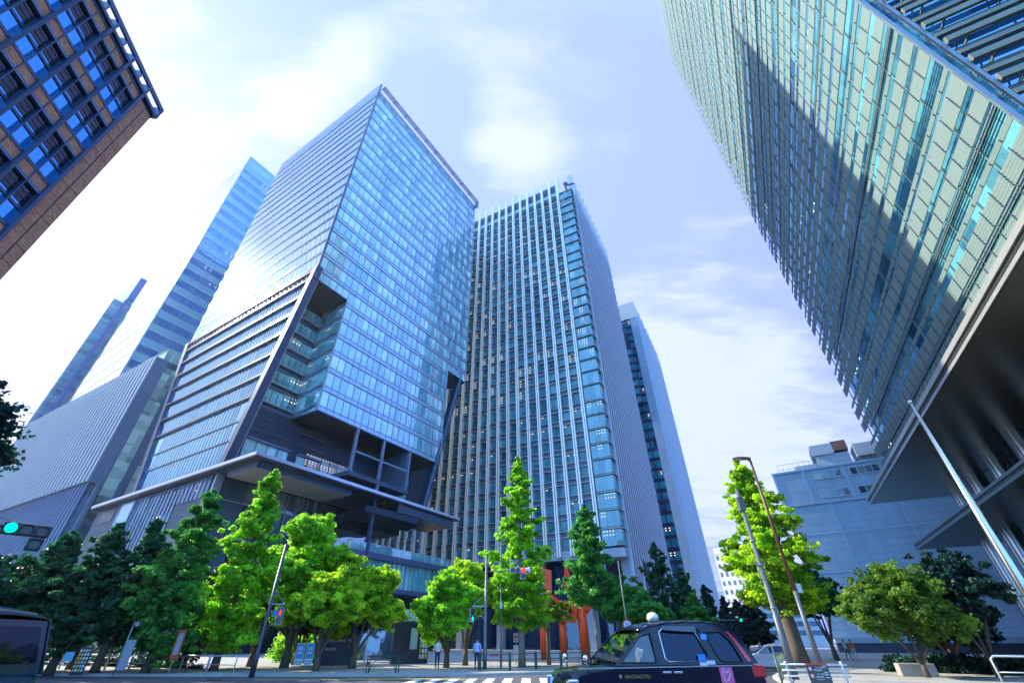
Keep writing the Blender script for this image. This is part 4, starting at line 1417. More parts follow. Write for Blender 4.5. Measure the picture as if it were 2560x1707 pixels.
def tree(name, label, pos, H, Rc, kind, leafk, z0, seed, nc=260, per=60, leaf=.2, tr=.22, bark=None, group=None, lean=0.0, lobes=None, flat=.6):
    rng = np.random.default_rng(seed)
    rnd = random.Random(seed)
    T = empty(name, (pos[0], pos[1], pos[2] if len(pos) > 2 else 0.1))
    tag(T, label, 'tree', group)
    bark = bark or M_bark
    mb = MB()
    cs, rs = [], []
    if kind == 'cone':
        top = H * .93
        mb.tube([(0, 0, -.1), (0.03, 0, H * .08), (rnd.uniform(-.1, .1), rnd.uniform(-.1, .1), H * .4), (rnd.uniform(-.1, .1), 0, H * .7), (0, 0, top)],
                [tr * 1.35, tr, tr * .75, tr * .4, .03], 10)
        # whorls of ascending limbs
        nl = 38
        for i in range(nl):
            t = (i + .5) / nl
            z = z0 + .25 + (H * .95 - z0) * t ** .95
            env = Rc * (1 - ((z - z0) / (H - z0)) ** 1.35) ** .85
            env *= min(1.0, .62 + 2.2 * t)
            L = env * rnd.uniform(.5, 1.18)
            a = i * 2.4 + rnd.uniform(-.4, .4)
            rise = L * rnd.uniform(.25, .55)
            p0 = Vector((0, 0, z - rise * .7)); p1 = Vector((cos(a) * L * .55, sin(a) * L * .55, z - rise * .15)); p2 = Vector((cos(a) * L, sin(a) * L, z + rise * .3))
            if t < .85: mb.tube([p0, p1, p2], [tr * .28 * (1 - t) + .025, tr * .16 * (1 - t) + .018, .012], 5, cap=False)
            k = max(2, int(nc / nl * (1.55 - 1.1 * t)))
            for j in range(k):
                s = rnd.random() ** .6
                p = p0.lerp(p1, s * 2) if s < .5 else p1.lerp(p2, (s - .5) * 2)
                w = .16 * L + .10
                cs.append((p.x + rnd.gauss(0, w), p.y + rnd.gauss(0, w), p.z + rnd.gauss(0, .16 + .05 * L)))
                rs.append(rnd.uniform(.22, .52) * (0.62 + .38 * (1 - t)) * (Rc / 2.8) ** .5)
        for j in range(8):
            cs.append((rnd.gauss(0, .06), rnd.gauss(0, .06), H * (.93 + .01 * j))); rs.append(.16)
    else:
        lobes = lobes or [(0, 0, .72, .62), (.5, .1, .55, .5), (-.5, -.1, .58, .5), (.1, .5, .5, .5), (0, -.5, .5, .5)]
        fork = z0 * .85
        mb.tube([(0, 0, -.1), (lean * .3, 0, fork * .6), (lean, 0, fork)], [tr * 1.3, tr, tr * .85], 9)
        for (lx, ly, lz, lr) in lobes:
            c = Vector((lx * Rc, ly * Rc, z0 + (H - z0) * lz * .93))
            r = lr * Rc
            m = Vector((lean + lx * Rc * .45, ly * Rc * .45, (fork + c.z) / 2 - .2))
            mb.tube([(lean, 0, fork - .1), m, c], [tr * .6, tr * .35, tr * .12], 6, cap=False)
            k = int(nc * lr * lr * 1.35)
            for j in range(k):
                d = Vector((rnd.gauss(0, 1), rnd.gauss(0, 1), rnd.gauss(0, 1))).normalized()
                q = rnd.random() ** .33
                bump = 1 + .5 * mnoise.noise(d * 1.9 + Vector((seed, lx * 3, ly * 3)))
                p = c + Vector((d.x, d.y, d.z * .78)) * r * q * bump
                if p.z < z0 * .8 or mnoise.noise(p * .75 + Vector((seed * 3.1, 0, 0))) < -.22: continue
                cs.append(tuple(p)); rs.append(rnd.uniform(.18, .45) * (Rc / 2.8) ** .5)
                if j % 14 == 0:
                    mb.tube([c.lerp(p, .15), p], [tr * .12, .012], 4, cap=False)
    cs = np.array(cs); rs = np.array(rs)
    shade = np.clip(rng.normal(.42, .26, len(cs)) + .3 * (rng.random(len(cs)) > .8), 0, 1)
    me = leaf_mesh('crown', cs, rs, per, leaf, rng, shade, flat=flat)
    me.materials.append(LEAF[leafk])
    cr = bpy.data.objects.new('crown', me); COL.objects.link(cr); cr.parent = T
    mb.build('trunk', bark, T)
    return T


def trees():
    G1, G2 = 'ginkgo trees along the plaza', 'broadleaf trees on the plaza'
    def A(az, D): return azd(az, D, .1)
    tree('ginkgo_tree', 'tallest bright green ginkgo standing beside the central traffic signal', A(2.1, 40), 16.0, 3.0, 'cone', 'bright', 2.4, 11, nc=760, per=62, leaf=.20, tr=.24, bark=M_palebark)
    tree('ginkgo_tree', 'mid green ginkgo to the right of the orange sculpture', A(10.4, 43), 12.2, 2.6, 'cone', 'mid', 3.9, 12, nc=600, per=62, leaf=.2, tr=.2, bark=M_palebark)
    tree('ginkgo_tree', 'sunlit ginkgo reaching up to the big podium canopy', A(-28.3, 39), 12.9, 2.9, 'cone', 'bright', 1.2, 13, nc=760, per=60, leaf=.2)
    tree('ginkgo_tree', 'ginkgo with a lit tip left of the sunlit canopy ginkgo', A(-33.6, 38), 10.5, 2.8, 'cone', 'mid', 1.0, 14, nc=640, per=60, leaf=.2)
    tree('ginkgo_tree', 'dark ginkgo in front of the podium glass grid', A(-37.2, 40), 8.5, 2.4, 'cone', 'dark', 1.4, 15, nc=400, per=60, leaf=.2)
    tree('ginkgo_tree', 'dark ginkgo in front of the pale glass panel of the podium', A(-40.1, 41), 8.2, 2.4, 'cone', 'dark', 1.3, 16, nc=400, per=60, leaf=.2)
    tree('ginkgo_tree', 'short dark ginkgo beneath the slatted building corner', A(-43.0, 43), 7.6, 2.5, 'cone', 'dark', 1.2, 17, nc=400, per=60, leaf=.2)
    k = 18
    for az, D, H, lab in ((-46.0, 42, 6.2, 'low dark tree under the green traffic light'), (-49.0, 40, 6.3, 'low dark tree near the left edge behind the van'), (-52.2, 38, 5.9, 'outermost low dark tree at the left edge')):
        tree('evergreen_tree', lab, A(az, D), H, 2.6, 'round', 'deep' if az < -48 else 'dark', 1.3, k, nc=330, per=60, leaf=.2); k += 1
    for az, D, H, lab in ((-38.9, 46, 6.6, 'dark round tree filling the gap behind the dark ginkgos'), (-35.5, 45, 6.4, 'dark round tree behind the lit-tip ginkgo'), (-31.0, 44, 6.4, 'dark round tree between the two lit ginkgos'), (-44.5, 48, 6.9, 'dark round tree behind the short ginkgo'), (-48, 46, 7.0, 'dark round tree at the far left back row'), (-25.3, 44, 7.4, 'dark round tree behind the leaning signal pole'), (-21.3, 46, 5.4, 'added dark low tree standing in for shade behind the largest rounded tree'), (-17.6, 46, 5.0, 'added dark low tree standing in for shade behind the front rounded tree')):  # last two are dark masses added in place of shade under the crowns
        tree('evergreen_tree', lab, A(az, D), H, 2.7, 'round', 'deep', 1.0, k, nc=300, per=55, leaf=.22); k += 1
    # broadleaf group
    tree('camphor_tree', 'largest rounded tree with sunny top in front of the podium canopy', A(-22.2, 41), 10.9, 3.4, 'round', 'bright', 1.1, 31, nc=1300, per=60, leaf=.17, tr=.28,
         lobes=[(-.05, 0, .84, .55), (.45, .1, .62, .5), (-.5, 0, .6, .45), (.1, -.5, .55, .5), (.2, .5, .6, .5), (0, 0, .35, .6)])
    tree('camphor_tree', 'rounded yellow-green tree beside the jade glass storey', A(-15.7, 39), 8.2, 2.8, 'round', 'yellow', 1.0, 32, nc=1300, per=60, leaf=.17, tr=.25,
         lobes=[(-.55, 0, .8, .42), (.35, 0, .62, .5), (-.1, -.4, .45, .5), (.6, .2, .35, .45), (-.6, .1, .3, .5)])
    tree('camphor_tree', 'front rounded tree with yellow tips left of the jade storey', A(-19.2, 36), 6.2, 2.3, 'round', 'yellow', .9, 33, nc=900, per=60, leaf=.16, tr=.22)
    tree('camphor_tree', 'bushy bright tree left of the central signal pole', A(-6.0, 38.5), 6.3, 2.6, 'round', 'bright', 1.0, 34, nc=1200, per=60, leaf=.16, tr=.2,
         lobes=[(-.1, 0, .8, .5), (.5, 0, .62, .5), (-.6, 0, .52, .45), (.1, -.5, .4, .45), (-.3, .3, .3, .5)])
    tree('camphor_tree', 'yellow-green tree between the bushy tree and the tallest ginkgo', A(-4.0, 42), 8.6, 2.4, 'round', 'yellow', 1.2, 35, nc=1100, per=58, leaf=.17, tr=.2)
    tree('young_tree', 'thin spreading tree in front of the orange sculpture', A(5.0, 43), 5.2, 2.2, 'round', 'olive', 2.8, 36, nc=150, per=50, leaf=.15, tr=.14,
         lobes=[(.1, 0, .5, .6), (-.6, 0, .4, .4), (.7, 0, .4, .4)])
    # avenue row
    G3 = 'ginkgo row receding along the avenue'
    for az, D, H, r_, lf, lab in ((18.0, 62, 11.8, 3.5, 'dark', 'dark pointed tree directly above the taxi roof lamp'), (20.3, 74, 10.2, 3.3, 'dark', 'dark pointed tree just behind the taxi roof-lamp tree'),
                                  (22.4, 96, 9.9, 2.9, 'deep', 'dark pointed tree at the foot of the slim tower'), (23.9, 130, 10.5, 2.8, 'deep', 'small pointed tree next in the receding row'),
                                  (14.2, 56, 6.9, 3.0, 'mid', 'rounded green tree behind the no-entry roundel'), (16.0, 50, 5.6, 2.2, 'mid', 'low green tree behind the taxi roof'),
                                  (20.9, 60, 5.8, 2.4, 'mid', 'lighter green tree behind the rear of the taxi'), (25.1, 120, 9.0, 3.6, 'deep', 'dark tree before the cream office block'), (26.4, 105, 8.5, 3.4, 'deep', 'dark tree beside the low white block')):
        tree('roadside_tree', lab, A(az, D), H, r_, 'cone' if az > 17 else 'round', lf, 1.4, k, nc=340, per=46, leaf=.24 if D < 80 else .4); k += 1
    # right side
    tree('ginkgo_tree', 'big sunlit ginkgo behind the two leaning poles on the right', A(29.3, 44), 15.2, 3.9, 'cone', 'yellow', 3.6, 51, nc=1050, per=64, leaf=.22, tr=.5, bark=M_bark)
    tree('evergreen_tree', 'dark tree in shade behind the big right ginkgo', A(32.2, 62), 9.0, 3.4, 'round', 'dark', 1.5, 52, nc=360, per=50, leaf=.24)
    tree('zelkova_tree', 'round dark green tree with fanned branches before the windowless building', A(38.2, 35), 5.7, 2.8, 'round', 'olive', .7, 53, nc=620, per=58, leaf=.15, tr=.12,
         lobes=[(0, 0, .62, .7), (.5, .2, .5, .55), (-.5, 0, .45, .5), (.2, -.4, .4, .5), (-.2, .4, .5, .5)])
    tree('zelkova_tree', 'sparse dark tree beside the metal columns', A(42.6, 38), 6.4, 2.7, 'round', 'deep', .8, 54, nc=330, per=38, leaf=.2, tr=.14)
    tree('zelkova_tree', 'low dark tree between the round tree and the columns', A(40.4, 41), 4.6, 3.2, 'round', 'deep', .8, 55, nc=420, per=52, leaf=.18)
    tree('roadside_tree', 'near tree whose leafy edge hangs in at the left border', A(-56.6, 21), 9.6, 2.7, 'round', 'deep', 3.6, 56, nc=420, per=34, leaf=.15)
    # clipped hedge behind the left railing
    rng = np.random.default_rng(5)
    for nm, lab, p0, p1, hh, lf in (('clipped_hedge', 'long dark hedge behind the left white railing', (-50, 49), (-21, 37), 1.6, 'deep'),
                                    ('clipped_hedge', 'short bright lawn-green hedge left of the name board', (-20.5, 47.5), (-13.5, 46.5), 2.2, 'bright'),
                                    ('clipped_hedge', 'low hedge beyond the green fence on the avenue kerb', (9, 46), (30, 84), 1.1, 'mid'),
                                    ('clipped_hedge', 'low dark hedge below the metal columns', (24, 33), (33, 27), .9, 'deep')):
        n = 260
        t = rng.random(n)
        cs = np.stack([p0[0] + (p1[0] - p0[0]) * t + rng.normal(0, .35, n), p0[1] + (p1[1] - p0[1]) * t + rng.normal(0, .35, n), rng.random(n) * hh], 1)
        me = leaf_mesh(nm, cs, np.full(n, .45), 60, .16, rng, rng.random(n))
        me.materials.append(LEAF[lf])
        o = bpy.data.objects.new(nm, me); COL.objects.link(o); tag(o, lab, 'hedge')


# ------------------------------------------------------------------ street furniture
def text(s, size, mat, parent, loc, rot, ext=.01, align='CENTER'):
    cu = bpy.data.curves.new('lettering', 'FONT')
    cu.body = s; cu.size = size; cu.extrude = ext; cu.align_x = align
    cu.materials.append(mat)
    tmp = bpy.data.objects.new('tmp', cu)
    COL.objects.link(tmp)
    bpy.context.view_layer.update()
    me = bpy.data.meshes.new_from_object(tmp.evaluated_get(bpy.context.evaluated_depsgraph_get()))
    bpy.data.objects.remove(tmp)
    me.materials.clear(); me.materials.append(mat)
    o = bpy.data.objects.new('lettering', me)
    COL.objects.link(o); o.parent = parent; o.location = loc; o.rotation_euler = rot
    return o


GREEN = emit('signal_green', (.0, 1.0, .45), 2.2)
RED = emit('signal_red', (1.0, .02, .01), 2.6)
LENS = paint('dark_lens', (.05, .05, .04), .15)


def signal_head(parent, loc, rz, lit, extra=False, mat=None):
    """horizontal three-lens head, facing local -y"""
    mat = mat or M_grey
    h = empty('signal_head', loc, rz); h.parent = parent
    mb = MB(); mb.box(-.62, .62, -.09, .09, -.2, .2); mb.build('housing', mat, h, bevel=.05)
    if extra:
        mb = MB(); mb.box(.18, .60, -.09, .09, -.62, -.22); mb.build('housing', mat, h, bevel=.05)
    spots = [(-.4, 0), (0, 0), (.4, 0)] + ([(.39, -.42)] if extra else [])
    for i, (x, z) in enumerate(spots):
        on = (lit == 'green' and i == 0) or (lit == 'red' and i == 2)
        m = (GREEN if lit == 'green' else RED) if on else LENS
        mb = MB(); mb.tube([(x, -.1, z), (x, -.125, z)], .15, 20); mb.build('lens', m, h)
        mb = MB()
        n = 14
        for j in range(n):       # hood over the upper half of the lens
            a0, a1 = -.35 + (pi + .7) * j / n, -.35 + (pi + .7) * (j + 1) / n
            mb.quad((x + .17 * cos(a0), -.1, z + .17 * sin(a0)), (x + .17 * cos(a1), -.1, z + .17 * sin(a1)), (x + .165 * cos(a1), -.32, z + .165 * sin(a1) - .02), (x + .165 * cos(a0), -.32, z + .165 * sin(a0) - .02))
        mb.build('visor', mat, h)
    return h


def ped_signal(parent, loc, rz, lit):
    h = empty('pedestrian_signal', loc, rz); h.parent = parent
    mb = MB(); mb.box(-.2, .2, -.12, .12, -.43, .43); mb.build('housing', M_grey, h, bevel=.04)
    for z, on, m in ((.2, lit == 'red', RED), (-.2, lit == 'green', GREEN)):
        mb = MB(); mb.box(-.15, .15, -.135, -.12, z - .16, z + .16); l = mb.build('lens', LENS, h)
        if on:
            mb = MB(); mb.ball((0, -.14, z + .1), .03, 8, 6); mb.box(-.045, .045, -.15, -.137, z - .03, z + .07); mb.box(-.045, -.01, -.15, -.137, z - .13, z - .03); mb.box(.01, .045, -.15, -.137, z - .13, z - .03)
            mb.build('standing_figure', m, l)
    mb = MB(); mb.box(-.2, .2, -.3, -.12, .43, .45); mb.box(-.2, .2, -.26, -.12, .01, .03); mb.build('visor', M_grey, h)
    return h


def furniture():
    # central traffic signal
    p = azd(-1.9, 36.5); top = at(1218, 1387, 36.5).z
    S = empty('traffic_signal', (p.x, p.y, .12)); tag(S, 'traffic signal with red light on an arm, pole at the centre of the crossing', 'traffic light')
    mb = MB(); mb.tube([(0, 0, -.1), (0, 0, 1.0), (0, 0, 1.05), (0, 0, top - .12)], [.15, .15, .12, .09], 14); mb.tube([(.08, -.06, top - 1.1), (.08, -.06, top - .5)], .06, 8); mb.build('pole', M_pole, S)
    za = at(1224, 1428, 36.5).z - .12
    hd = at(1294, 1425, 36.2); hd = Vector((hd.x - p.x, hd.y - p.y, hd.z - .12))
    mb = MB(); mb.tube([(0, 0, za), (hd.x + .3, hd.y + .12, hd.z)], [.05, .04], 10); mb.tube([(0, 0, za + .9), (hd.x - .6, hd.y + .1, hd.z + .1)], .012, 5); mb.build('arm', M_pole, S)
    signal_head(S, hd, radians(4), 'red', True)
    signal_head(S, hd + Vector((.75, .45, .02)), radians(-75), 'off', False, M_white)
    zp = at(1205, 1515, 36.5).z - .12
    mb = MB(); mb.box(-1.0, 0, -.05, .05, zp - .04, zp + .06); mb.bar((-.95, 0, zp), (0, 0, zp + .85), .03); mb.tube([(-.1, 0, zp - 1.7), (-.1, 0, zp - .8), (-.25, 0, zp - .6), (-.75, 0, zp - .58)], .035, 8); mb.build('bracket', M_grey, S)
    ped_signal(S, (-1.0, -.1, zp - .55), radians(35), 'green')
    # slim lamp post beside it
    p = azd(-.15, 38.5); top = at(1253, 1357, 38.5).z
    S = empty('street_lamp', (p.x, p.y, .12)); tag(S, 'thin dark lamp post standing just right of the central signal pole', 'lamp post')
    mb = MB(); mb.tube([(0, 0, -.1), (0, 0, 1.5), (0, 0, 1.55), (0, 0, top)], [.09, .09, .06, .05], 10); mb.build('pole', M_pole, S)
    mb = MB(); mb.bar((0, 0, top), (.55, -.1, top + .12), .12, .07); mb.build('lamp_head', M_pole, S)
    mb = MB(); mb.box(-.1, .1, -.11, -.02, 3.6, 4.0); mb.build('notice_plate', M_white, S)
    # leaning-looking left pole with a pedestrian light
    D = 33.0
    p = azd(-24.9, D); top = at(712, 1365, D).z
    S = empty('pedestrian_signal_pole', (p.x, p.y, .12)); tag(S, 'dark pole carrying a red pedestrian light in front of the rounded trees', 'traffic light')
    mb = MB(); mb.tube([(0, 0, -.1), (0, 0, 1.0), (0, 0, 1.05), (0, 0, top)], [.15, .15, .12, .09], 12); mb.build('pole', paint('pole_navy', (.05, .06, .09), .4, .3), S)
    zp = at(690, 1510, D).z - .12
    mb = MB(); mb.box(0, .85, -.05, .05, zp - .03, zp + .05); mb.bar((.8, 0, zp), (0.05, 0, zp + .8), .025); mb.build('bracket', M_grey, S)
    ped_signal(S, (.75, -.05, zp - .62), radians(18), 'red')
    mb = MB(); mb.box(.3, .52, -.05, .05, zp - .6, zp - .3); mb.build('blue_plate', paint('sign_blue', (.02, .25, .7), .4), S)
    # signal hanging in at the left edge
    D = 23.0
    a = at(70, 1325, D); b = at(-60, 1306, D)
    base = azd(-52.5, D)
    S = empty('traffic_signal', (base.x, base.y, .0)); tag(S, 'overhanging traffic signal showing green at the left edge', 'traffic light')
    mb = MB(); mb.tube([(0, 0, 0), (0, 0, 1), (0, 0, a.z + .6)], [.16, .15, .1], 12); mb.build('pole', M_pole, S)
    r = Vector((a.x - base.x, a.y - base.y, a.z))
    mb = MB(); mb.tube([(0, 0, r.z + .1), tuple(r)], [.06, .045], 8); mb.tube([(0, 0, r.z + .75), (r.x * .95, r.y * .95, r.z + .1)], .01, 4); mb.build('arm', M_dark, S)
    signal_head(S, r + Vector((.0, -.05, 0)), radians(46), 'green', True, paint('signal_black', (.03, .035, .04), .4))
    # grey pole and brown lamp on the right
    D = 29.8
    p = azd(28.4, D); top = at(1852, 1216, D).z
    S = empty('utility_pole', (p.x, p.y, .14)); tag(S, 'grey camera-topped pole in front of the big right ginkgo', 'pole')
    mb = MB(); mb.tube([(0, 0, -.1), (0, 0, 2.6), (0, 0, 2.62), (0, 0, top - .3)], [.17, .16, .13, .10], 14, mi=0); mb.build('pole', M_pole, S)
    mb = MB(); mb.box(-.2, .14, -.14, .14, top - 1.5, top - .75); mb.build('camera_box', M_pole, S)
    mb = MB()
    for z in (2.9, 4.9, 6.1): mb.tube([(0, 0, z), (0, 0, z + .06)], .16, 14)
    mb.bar((-.3, 0, 5.0), (.28, 0, 5.0), .06); mb.tube([(-.2, 0, 5), (-.24, 0, 4.4), (-.12, 0, 4.0)], .012, 5)
    mb.build('clamp_band', M_grey, S)
    D = 36.0
    p = azd(30.75, D); top = at(1888, 1144, D).z
    S = empty('street_lamp', (p.x, p.y, .14)); tag(S, 'brown street lamp whose flat head leans over the right ginkgo', 'lamp post')
    rust = paint('lamp_brown', (.16, .07, .045), .45, .3, var=.3, scale=3)
    mb = MB(); mb.tube([(0, 0, -.1), (0, 0, 4.1)], [.16, .13], 14); mb.build('lower_pole', M_pole, S)
    mb = MB(); mb.tube([(0, 0, 4.1), (0, 0, top - .2)], [.12, .075], 14); mb.build('pole', rust, S)
    mb = MB()
    mb.ball((-.62, 0, top - .12), .55, 16, 8, sc=(1.25, .5, .22)); mb.bar((-.1, 0, top - .3), (0, 0, top - .05), .16); mb.build('lamp_head', paint('lamp_head', (.20, .15, .10), .4), S)
    mb = MB(); mb.ball((-.75, 0, top - .2), .38, 14, 6, sc=(1.1, .42, .2)); mb.build('lamp_glass', paint('lamp_glass', (.65, .62, .4), .2), S)
    mb = MB(); mb.box(.12, .42, -.12, .12, 4.0, 4.5); mb.build('control_box', M_white, S)
    # tapered steel flagpole
    D = 17.0
    p = azd(46.8, D); top = at(2258, 1000, D).z
    S = empty('flagpole', (p.x, p.y, .14)); tag(S, 'tapered polished steel flagpole crossing the dark canopies on the right', 'flagpole')
    mb = MB(); mb.tube([(0, 0, -.1), (0, 0, top * .35), (0, 0, top - .3)], [.155, .115, .035], 20); mb.build('pole', M_steel, S)
    mb = MB(); mb.ball((0, 0, top - .25), .06); mb.build('finial', M_chrome, S)
    mb = MB(); mb.tube([(0, 0, -.05), (0, 0, .12)], .3, 20); mb.build('base_plate', M_steel, S)
    # barrier with a notice board
    c = azd(30.2, 24.0)
    S = empty('pipe_barrier', (c.x, c.y, .14), radians(-14)); S.scale = (.72,) * 3; tag(S, 'white three-rail pipe barrier at the pavement corner, right foreground', 'barrier')
    for x in (-1.35, 1.35):
        mb = MB(); mb.tube([(x, 0, 0), (x, 0, 1.12)], .06, 10); mb.ball((x, 0, 1.13), .075); mb.build('post', M_white, S)
    for z in (.55, .8, 1.05):
        mb = MB(); mb.tube([(-1.6, 0, z), (1.6, 0, z)], .045, 10); mb.build('rail', M_white, S)
    # (its lower edge runs out of the frame)
    N_ = empty('notice_board', (c.x, c.y, .14), radians(-14)); N_.scale = (.72,) * 3; tag(N_, 'dark notice board with a red top edge and no-smoking rings hung on the white barrier', 'sign')
    mb = MB(); mb.box(-.42, .62, -.13, -.10, .2, 1.12); mb.build('board', paint('board_grey', (.05, .065, .065), .5), N_)
    mb = MB(); mb.box(-.42, .62, -.14, -.13, 1.04, 1.12); mb.build('red_strip', paint('sign_red', (.6, .06, .03), .5), N_)
    for z in (.88, .58):
        mb = MB()
        mb.tube([(-.26, -.145, z), (-.26, -.150, z)], .085, 20); rg = mb.build('symbol_disc', M_white, N_)
        mb = MB(); n = 24
        for j in range(n):
            a0, a1 = 2 * pi * j / n, 2 * pi * (j + 1) / n
            mb.quad((-.26 + .1 * cos(a0), -.153, z + .1 * sin(a0)), (-.26 + .1 * cos(a1), -.153, z + .1 * sin(a1)), (-.26 + .078 * cos(a1), -.153, z + .078 * sin(a1)), (-.26 + .078 * cos(a0), -.153, z + .078 * sin(a0)))
        mb.bar((-.26 - .06, -.154, z + .06), (-.26 + .06, -.154, z - .06), .018, .004)
        mb.build('red_ring', MATS['sign_red'], rg)
    text('路上喫煙禁止', .085, M_white, N_, (.0, -.15, .9), (pi / 2, 0, 0), .002, 'LEFT')
    text('路上喫煙禁止', .085, M_white, N_, (.0, -.15, .62), (pi / 2, 0, 0), .002, 'LEFT')
    mb = MB()
    for z in (.83, .79, .55, .51, .42): mb.box(-.1, .28, -.136, -.131, z, z + .018)
    for z in (.98, .72, .5): mb.box(.36, .56, -.136, -.131, z, z + .03)
    mb.build('printed_lines', M_white, N_)
    mb = MB(); mb.box(.38, .56, -.136, -.131, .6, .68); mb.build('blue_patch', paint('sign_cyan', (.1, .4, .55), .4), N_)
    # green tube fence at the corner of the right pavement
    gp = paint('fence_green', (.10, .17, .12), .5, .2)
    q0 = azd(27.2, 24.5); q1 = azd(28.0, 33.5)
    S = empty('green_railing', (q0.x, q0.y, .14)); tag(S, 'green tube railing on the kerb corner right of the taxi', 'railing')
    d = Vector((q1.x - q0.x, q1.y - q0.y, 0)); mb = MB()
    for t in (0, 1): mb.tube([tuple(d * t), tuple(d * t + Vector((0, 0, 1.05)))], .04, 8)
    mb.tube([(0, 0, 1.03), (d.x, d.y, 1.03)], .035, 8); mb.tube([(0, 0, .2), (d.x, d.y, .2)], .025, 8)
    mb.build('frame', gp, S); mb = MB()
    for i in range(1, 12): t = i / 12; mb.tube([(d.x * t, d.y * t, .2), (d.x * t, d.y * t, 1.03)], .014, 6)
    mb.build('bars', gp, S)
    # street-side fences
    def hoop(name, label, p0, p1, m, h=.8, r=.035, group=None):
        S = empty(name, (p0[0], p0[1], .12)); tag(S, label, 'railing', group)
        d = Vector((p1[0] - p0[0], p1[1] - p0[1], 0)); u = d.normalized() * .12; mb = MB()
        mb.tube([(0, 0, 0), (0, 0, h - .1), (u.x, u.y, h), (d.x - u.x, d.y - u.y, h), (d.x, d.y, h - .1), (d.x, d.y, 0)], r, 8)
        mb.build('hoop', m, S); mb = MB(); mb.tube([(0, 0, h * .45), (d.x, d.y, h * .45)], r * .7, 6); mb.build('mid_rail', m, S)
        return S
    wr = paint('rail_white', (.55, .6, .64), .4, .2)
    x1 = Vector((-16.2, 32.4, 0)); dv = Vector((-.955, .30, 0))
    for i in range(11):
        a_ = x1 + dv * (i * 2.15); b_ = a_ + dv * 2.05
        lab = 'white hoop railing, %s from the left signal pole' % ('first', 'second', 'third', 'fourth', 'fifth', 'sixth', 'seventh', 'eighth', 'ninth', 'tenth', 'eleventh')[i]
        hoop('hoop_railing', lab, (a_.x, a_.y), (b_.x, b_.y), wr, group='white hoop railings along the left kerb')
    # arched dark green guard
    q = azd(-12.6, 32); S = empty('arched_guard', (q.x, q.y, .12), radians(-2)); tag(S, 'dark green guard with an arch motif in front of the plaza', 'railing')
    mb = MB()
    for x in (-.95, -.8, .8, .95): mb.tube([(x, 0, 0), (x, 0, .85)], .03, 8)
    mb.tube([(-.95, 0, .82), (.95, 0, .82)], .03, 8)
    mb.tube([(.75 * cos(pi * j / 12), 0, .1 + .62 * sin(pi * j / 12)) for j in range(13)], .018, 6)
    for x in (-.875, .875): mb.ball((x, 0, .5), .07)
    mb.build('frame', paint('guard_green', (.02, .07, .05), .45, .2), S)
    # long green fence on the corner
    gd = MATS['guard_green']; pts = [azd(-2.4, 34.6)] + [azd(a, D_) for a, D_ in ((.8, 34.6), (3.6, 36.5), (6.3, 38.6), (8.6, 41), (10.6, 44), (12.3, 47.5))]
    for i, (a_, b_) in enumerate(zip(pts, pts[1:])):
        S = empty('tube_fence', (a_.x, a_.y, .12)); tag(S, 'low green tube fence, %s panel from the central signal' % ('first', 'second', 'third', 'fourth', 'fifth', 'sixth')[i], 'fence', 'green tube fence round the plaza corner')
        d = b_ - a_; mb = MB()
        mb.box(-.09, .09, -.06, .06, 0, .95); mb.build('post', gd, S); mb = MB()
        for z in (.85, .55, .14): mb.tube([(0, 0, z), (d.x, d.y, z)], .022, 6)
        mb.build('rails', gd, S)
    # red stand
    q = azd(-.9, 36); S = empty('red_stand', (q.x, q.y, .12)); tag(S, 'small red-topped stand behind the green fence', 'stand')
    mb = MB(); mb.box(-.3, .3, -.12, .12, .72, .84); mb.build('top', paint('stand_red', (.5, .03, .03), .5), S)
    for x in (-.27, .27):
        mb = MB(); mb.tube([(x, 0, 0), (x, 0, .72)], .02, 6); mb.build('leg', M_white, S)
    # signs on the plaza
    for i, (px, lab) in enumerate(((757, 'left blue information panel in a pale frame'), (781, 'right blue information panel in a pale frame'))):
        q = at(px, 1600, 36)
        S = empty('information_sign', (q.x, q.y, .12), radians(18)); S.scale = (.66,) * 3; tag(S, lab, 'sign')
        mb = MB(); mb.box(-.37, .37, -.04, .04, .45, 2.2); mb.build('frame', M_white, S)
        mb = MB(); mb.box(-.33, .33, -.055, -.04, .95, 2.15); mb.build('blue_face', paint('panel_blue', (.01, .22, .42), .3), S)
        mb = MB(); mb.box(-.33, .33, -.055, -.04, .5, .85); mb.build('caption_face', M_grey, S)
        mb = MB()
        for z in (1.35, 1.45, 1.65, 1.75, 1.85): mb.box(-.2, .2, -.062, -.056, z, z + .05)
        mb.build('printed_lines', M_white, S)
    q = at(850, 1600, 44)
    S = empty('name_board', (q.x, q.y, .12), radians(14)); tag(S, 'dark building name board with white capital letters', 'sign')
    mb = MB(); mb.box(-1.3, 1.3, -.1, .1, 0, 3.4); mb.build('board', paint('board_navy', (.01, .015, .035), .3), S)
    text('TOKYO SANKEI', .34, M_white, S, (0, -.11, 2.85), (pi / 2, 0, 0))
    text('BUILDING', .34, M_white, S, (-.33, -.11, 2.42), (pi / 2, 0, 0))
    text('RESTAURANTS', .28, M_white, S, (0, -.11, 1.5), (pi / 2, 0, 0))
    text('SHOPS', .28, M_white, S, (-.6, -.11, .95), (pi / 2, 0, 0))
    # restaurant directory with a grid of coloured plates
    q = at(1045, 1600, 46)
    S = empty('tenant_directory', (q.x, q.y, .12), radians(20)); tag(S, 'dark directory pillar with a grid of white and yellow plates', 'sign')
    mb = MB(); mb.box(-2.2, .1, -.5, .5, 0, 3.0); mb.box(.1, .95, -.1, .1, 0, 3.2); mb.build('pillar', paint('board_navy'), S)
    mb = MB(); mb.box(-.75, -.15, -.52, -.5, 1.0, 2.5); mb.build('map_panel', paint('map_pale', (.35, .45, .42), .4), S)
